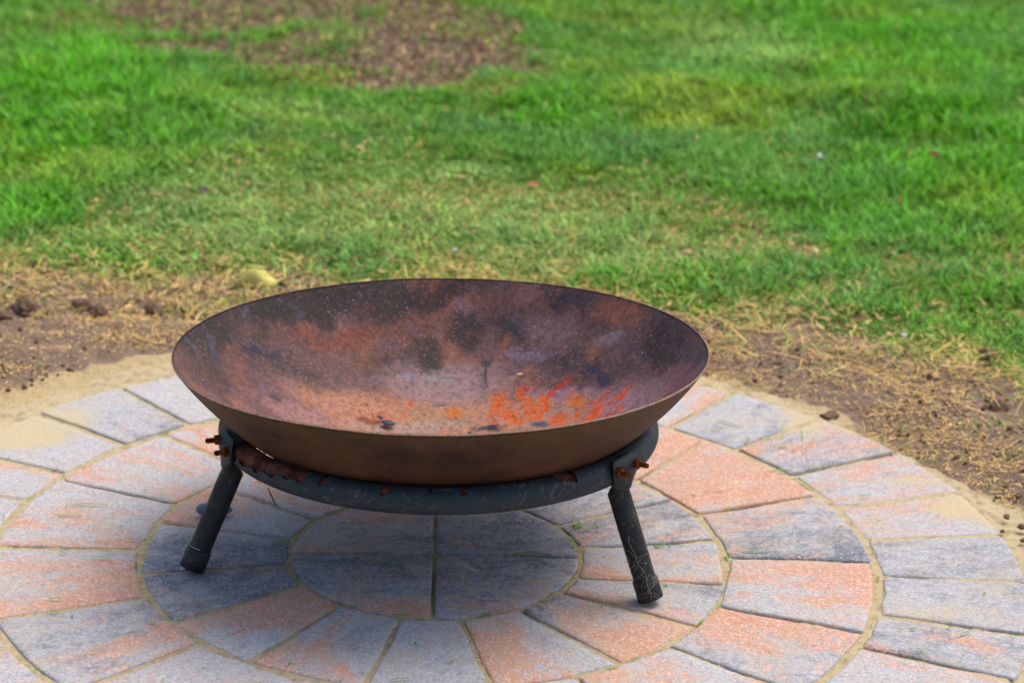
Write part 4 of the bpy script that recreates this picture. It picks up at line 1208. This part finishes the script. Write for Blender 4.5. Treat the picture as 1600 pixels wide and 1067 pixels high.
# yellow curled leaf
nu, nv = 40, 15
U_, V_ = np.meshgrid(np.linspace(0, 1, nu), np.linspace(-1, 1, nv), indexing='ij')
wd = .021 * np.sin(np.pi * np.clip(U_ * .94 + .04, 0, 1)) ** .6 * (1 + .08 * np.sin(U_ * 40))
tw = 1.1 * np.sin(U_ * 5.2 + .2)
x = (U_ - .5) * .088
y = V_ * wd * np.cos(tw) ; z = .019 + V_ * wd * np.sin(tw) * .7 + .008 * np.sin(U_ * 6.5) - .006 * V_ ** 2
c = mix3(np.tile(lin((214, 206, 116)), (U_.size, 1)), lin((184, 166, 46)), sstep(.6, 1., np.abs(V_.ravel())) * .7)
c = mix3(c, lin((232, 228, 176)), sstep(.16, .0, np.abs(V_.ravel())) * .7)
c = mix3(c, lin((188, 150, 40)), sstep(.85, 1., U_.ravel()) * .8)
me = np_mesh('fallen_leaf', np.stack([x.ravel(), y.ravel(), z.ravel()], 1), grid_faces(nu, nv), M_LEAF, True, {'col': np.c_[c, np.ones(len(c))]})
lf = obj('fallen_leaf', me, label='curled pale yellow leaf on the grass behind the left rim of the bowl', cat='leaf', loc=(-.336, 1.108, float(soil_z(np.array([-.336]), np.array([1.108]))[0])))
lf.rotation_euler = (.5, -.08, .12)
so = lf.modifiers.new('thickness', 'SOLIDIFY'); so.thickness = .0007

# small red-brown leaves in the lawn
for (x, y, s, cc, lb) in [(.958, 1.975, .018, (132, 52, 40), 'small red-brown dead leaf in the dark hollow of the lawn'), (.13, 1.689, .020, (190, 130, 96), 'small tan dead leaf in the middle of the lawn behind the bowl'),
                          (-.498, 1.561, .018, (112, 86, 92), 'small dark dead leaf in the lawn left of centre')]:
    nu, nv = 12, 7
    U_, V_ = np.meshgrid(np.linspace(0, 1, nu), np.linspace(-1, 1, nv), indexing='ij')
    wd = s * .4 * np.sin(np.pi * np.clip(U_ * .94 + .03, 0, 1)) ** .7
    me = np_mesh('dead_leaf', np.stack([((U_ - .5) * s * 1.3).ravel(), (V_ * wd).ravel(), (np.abs(V_) * wd * .7 + .01 * (U_ - .5) ** 2 * 20 * s).ravel()], 1), grid_faces(nu, nv), M_LEAF, True, {'col': np.tile(np.r_[lin(cc), 1], (nu * nv, 1))})
    o = obj('dead_leaf', me, label=lb, cat='leaf', loc=(x, y, float(soil_z(np.array([x]), np.array([y]))[0]) + .022)); o.rotation_euler = (.5, .2, .4)

# pale wood chip, in two pieces
for (x, y, L, lb) in [(.824, .740, .030, 'pale wood chip on the bare soil near the right lawn edge, longer piece'), (.793, .742, .016, 'short pale wood chip touching the left end of the longer chip')]:
    pts = [(k * L - L / 2, .001 * math.sin(k * 5), .004) for k in np.linspace(0, 1, 7)]
    V, F = tube(pts, [.0022, .0036, .0038, .0034, .0037, .0033, .0018], 7)
    V[:, 2] = .004 + (V[:, 2] - .004) * .7
    o = obj('wood_chip', np_mesh('wood_chip', V, F, M_WOOD, False), label=lb, cat='wood chip', group='pale wood chips on the right soil', loc=(x, y, float(soil_z(np.array([x]), np.array([y]))[0]) + .003)); o.rotation_euler[2] = -.05

for k, (x, y, s, lb) in enumerate([(.746, .888, .0055, 'white grit stone beside the green tuft at the right lawn edge'), (-.011, 1.272, .004, 'tiny white stone in the grass right behind the bowl'), (.725, 1.985, .008, 'white fleck lying in the lawn left of the dark hollow')]):
    o = clod(x, y, (s, s * .8, s * .7), lb, 60 + k, cat='stone', mat=M_WHITE); o.name = 'white_stone'; o.location.z += .012 if y > 1 else .003

# smooth grey rounded piece lying behind the left leg
pts = [(-.0255, 0, .0078), (-.024, 0, .008), (-.020, 0, .0084), (-.012, 0, .0088), (0, 0, .0088), (.010, 0, .0084), (.018, 0, .0074), (.023, 0, .0066), (.0245, 0, .0064)]
V, F = tube(pts, [.0008, .0044, .0072, .0086, .0088, .0084, .0066, .0036, .0010], 20)
V[:, 2] -= .0005 * np.abs(V[:, 0]) * 100 * 0
o = obj('grey_pebble', np_mesh('grey_pebble', V, F, M_STONE, True), label='smooth elongated blue-grey pebble on the paver behind the left leg', cat='pebble', loc=(-.3055, .112, .001)); o.rotation_euler[2] = .12

# dry twig hanging from the ring at the left
tw_ = [(.415, 0, 0)]
P0 = np.array([-.2045, -.155, .148])
pts = [P0 + np.array(d) for d in [(0, 0.004, .006), (.003, 0, 0), (.006, -.001, -.006), (.0085, -.001, -.012), (.0105, 0, -.016)]]
V, F = tube(pts, [.0006, .0009, .0010, .0008, .0005], 6)
obj('dry_twig', np_mesh('dry_twig', V, F, M_TWIG, True), label='short dark twig hanging from the underside of the ring right of the left leg', cat='twig')

# ------------------------------------------------------------------ bits lying in the bowl
def in_bowl(px, py, lift):
    z = HS - math.sqrt((BRS - .0028) ** 2 - px * px - py * py) + lift
    return bm4 @ Vector((px, py, z)), Vector((-px, -py, math.sqrt(BRS ** 2 - px * px - py * py))).normalized()
def bowl_bit(name, px, py, size, mat, label, cat, rz, seed):
    r_ = np.random.default_rng(seed)
    d = 1 + .7 * (fbm(IV2[:, 0] * 1.5 + seed, IV2[:, 1] * 1.5 + IV2[:, 2], 1.3, seed, 3) - .5)
    V = IV2 * d[:, None] * np.array(size)
    p, nrm = in_bowl(px, py, size[2] * .6)
    o = obj(name, np_mesh(name, V, IF2, mat, True), label=label, cat=cat)
    q = (bm4.to_3x3() @ nrm).to_track_quat('Z', 'Y')
    o.matrix_world = Matrix.Translation(p) @ q.to_matrix().to_4x4() @ Matrix.Rotation(rz, 4, 'Z')
bowl_bit('charcoal_flake', -.079, .130, (.010, .0055, .0024), M_CHAR, 'dark charcoal flake on the rusty floor of the bowl left of centre', 'charcoal', -.6, 1)
bowl_bit('charcoal_flake', -.090, .139, (.005, .003, .0016), M_CHAR, 'small charcoal chip just left of the larger flake in the bowl', 'charcoal', -.9, 2)
bowl_bit('seed_husk', .1015, .2145, (.0048, .0030, .0024), M_WOOD, 'pale yellow seed husk lying on the bowl above the orange stains', 'seed', .5, 3)
pts = []
for t in np.linspace(-1, 1, 9):
    p, nrm = in_bowl(.0555 - .0035 * (1 - t * t) + .002, .226 + .020 * t, .0010); pts.append(tuple(p))
V, F = tube(pts, [.0004, .0011, .0015, .0016, .0014, .0016, .0014, .0010, .0004], 8)
obj('charred_sliver', np_mesh('charred_sliver', V, F, M_CHAR, True), label='thin curved charred sliver upright in the middle of the bowl', cat='charcoal')
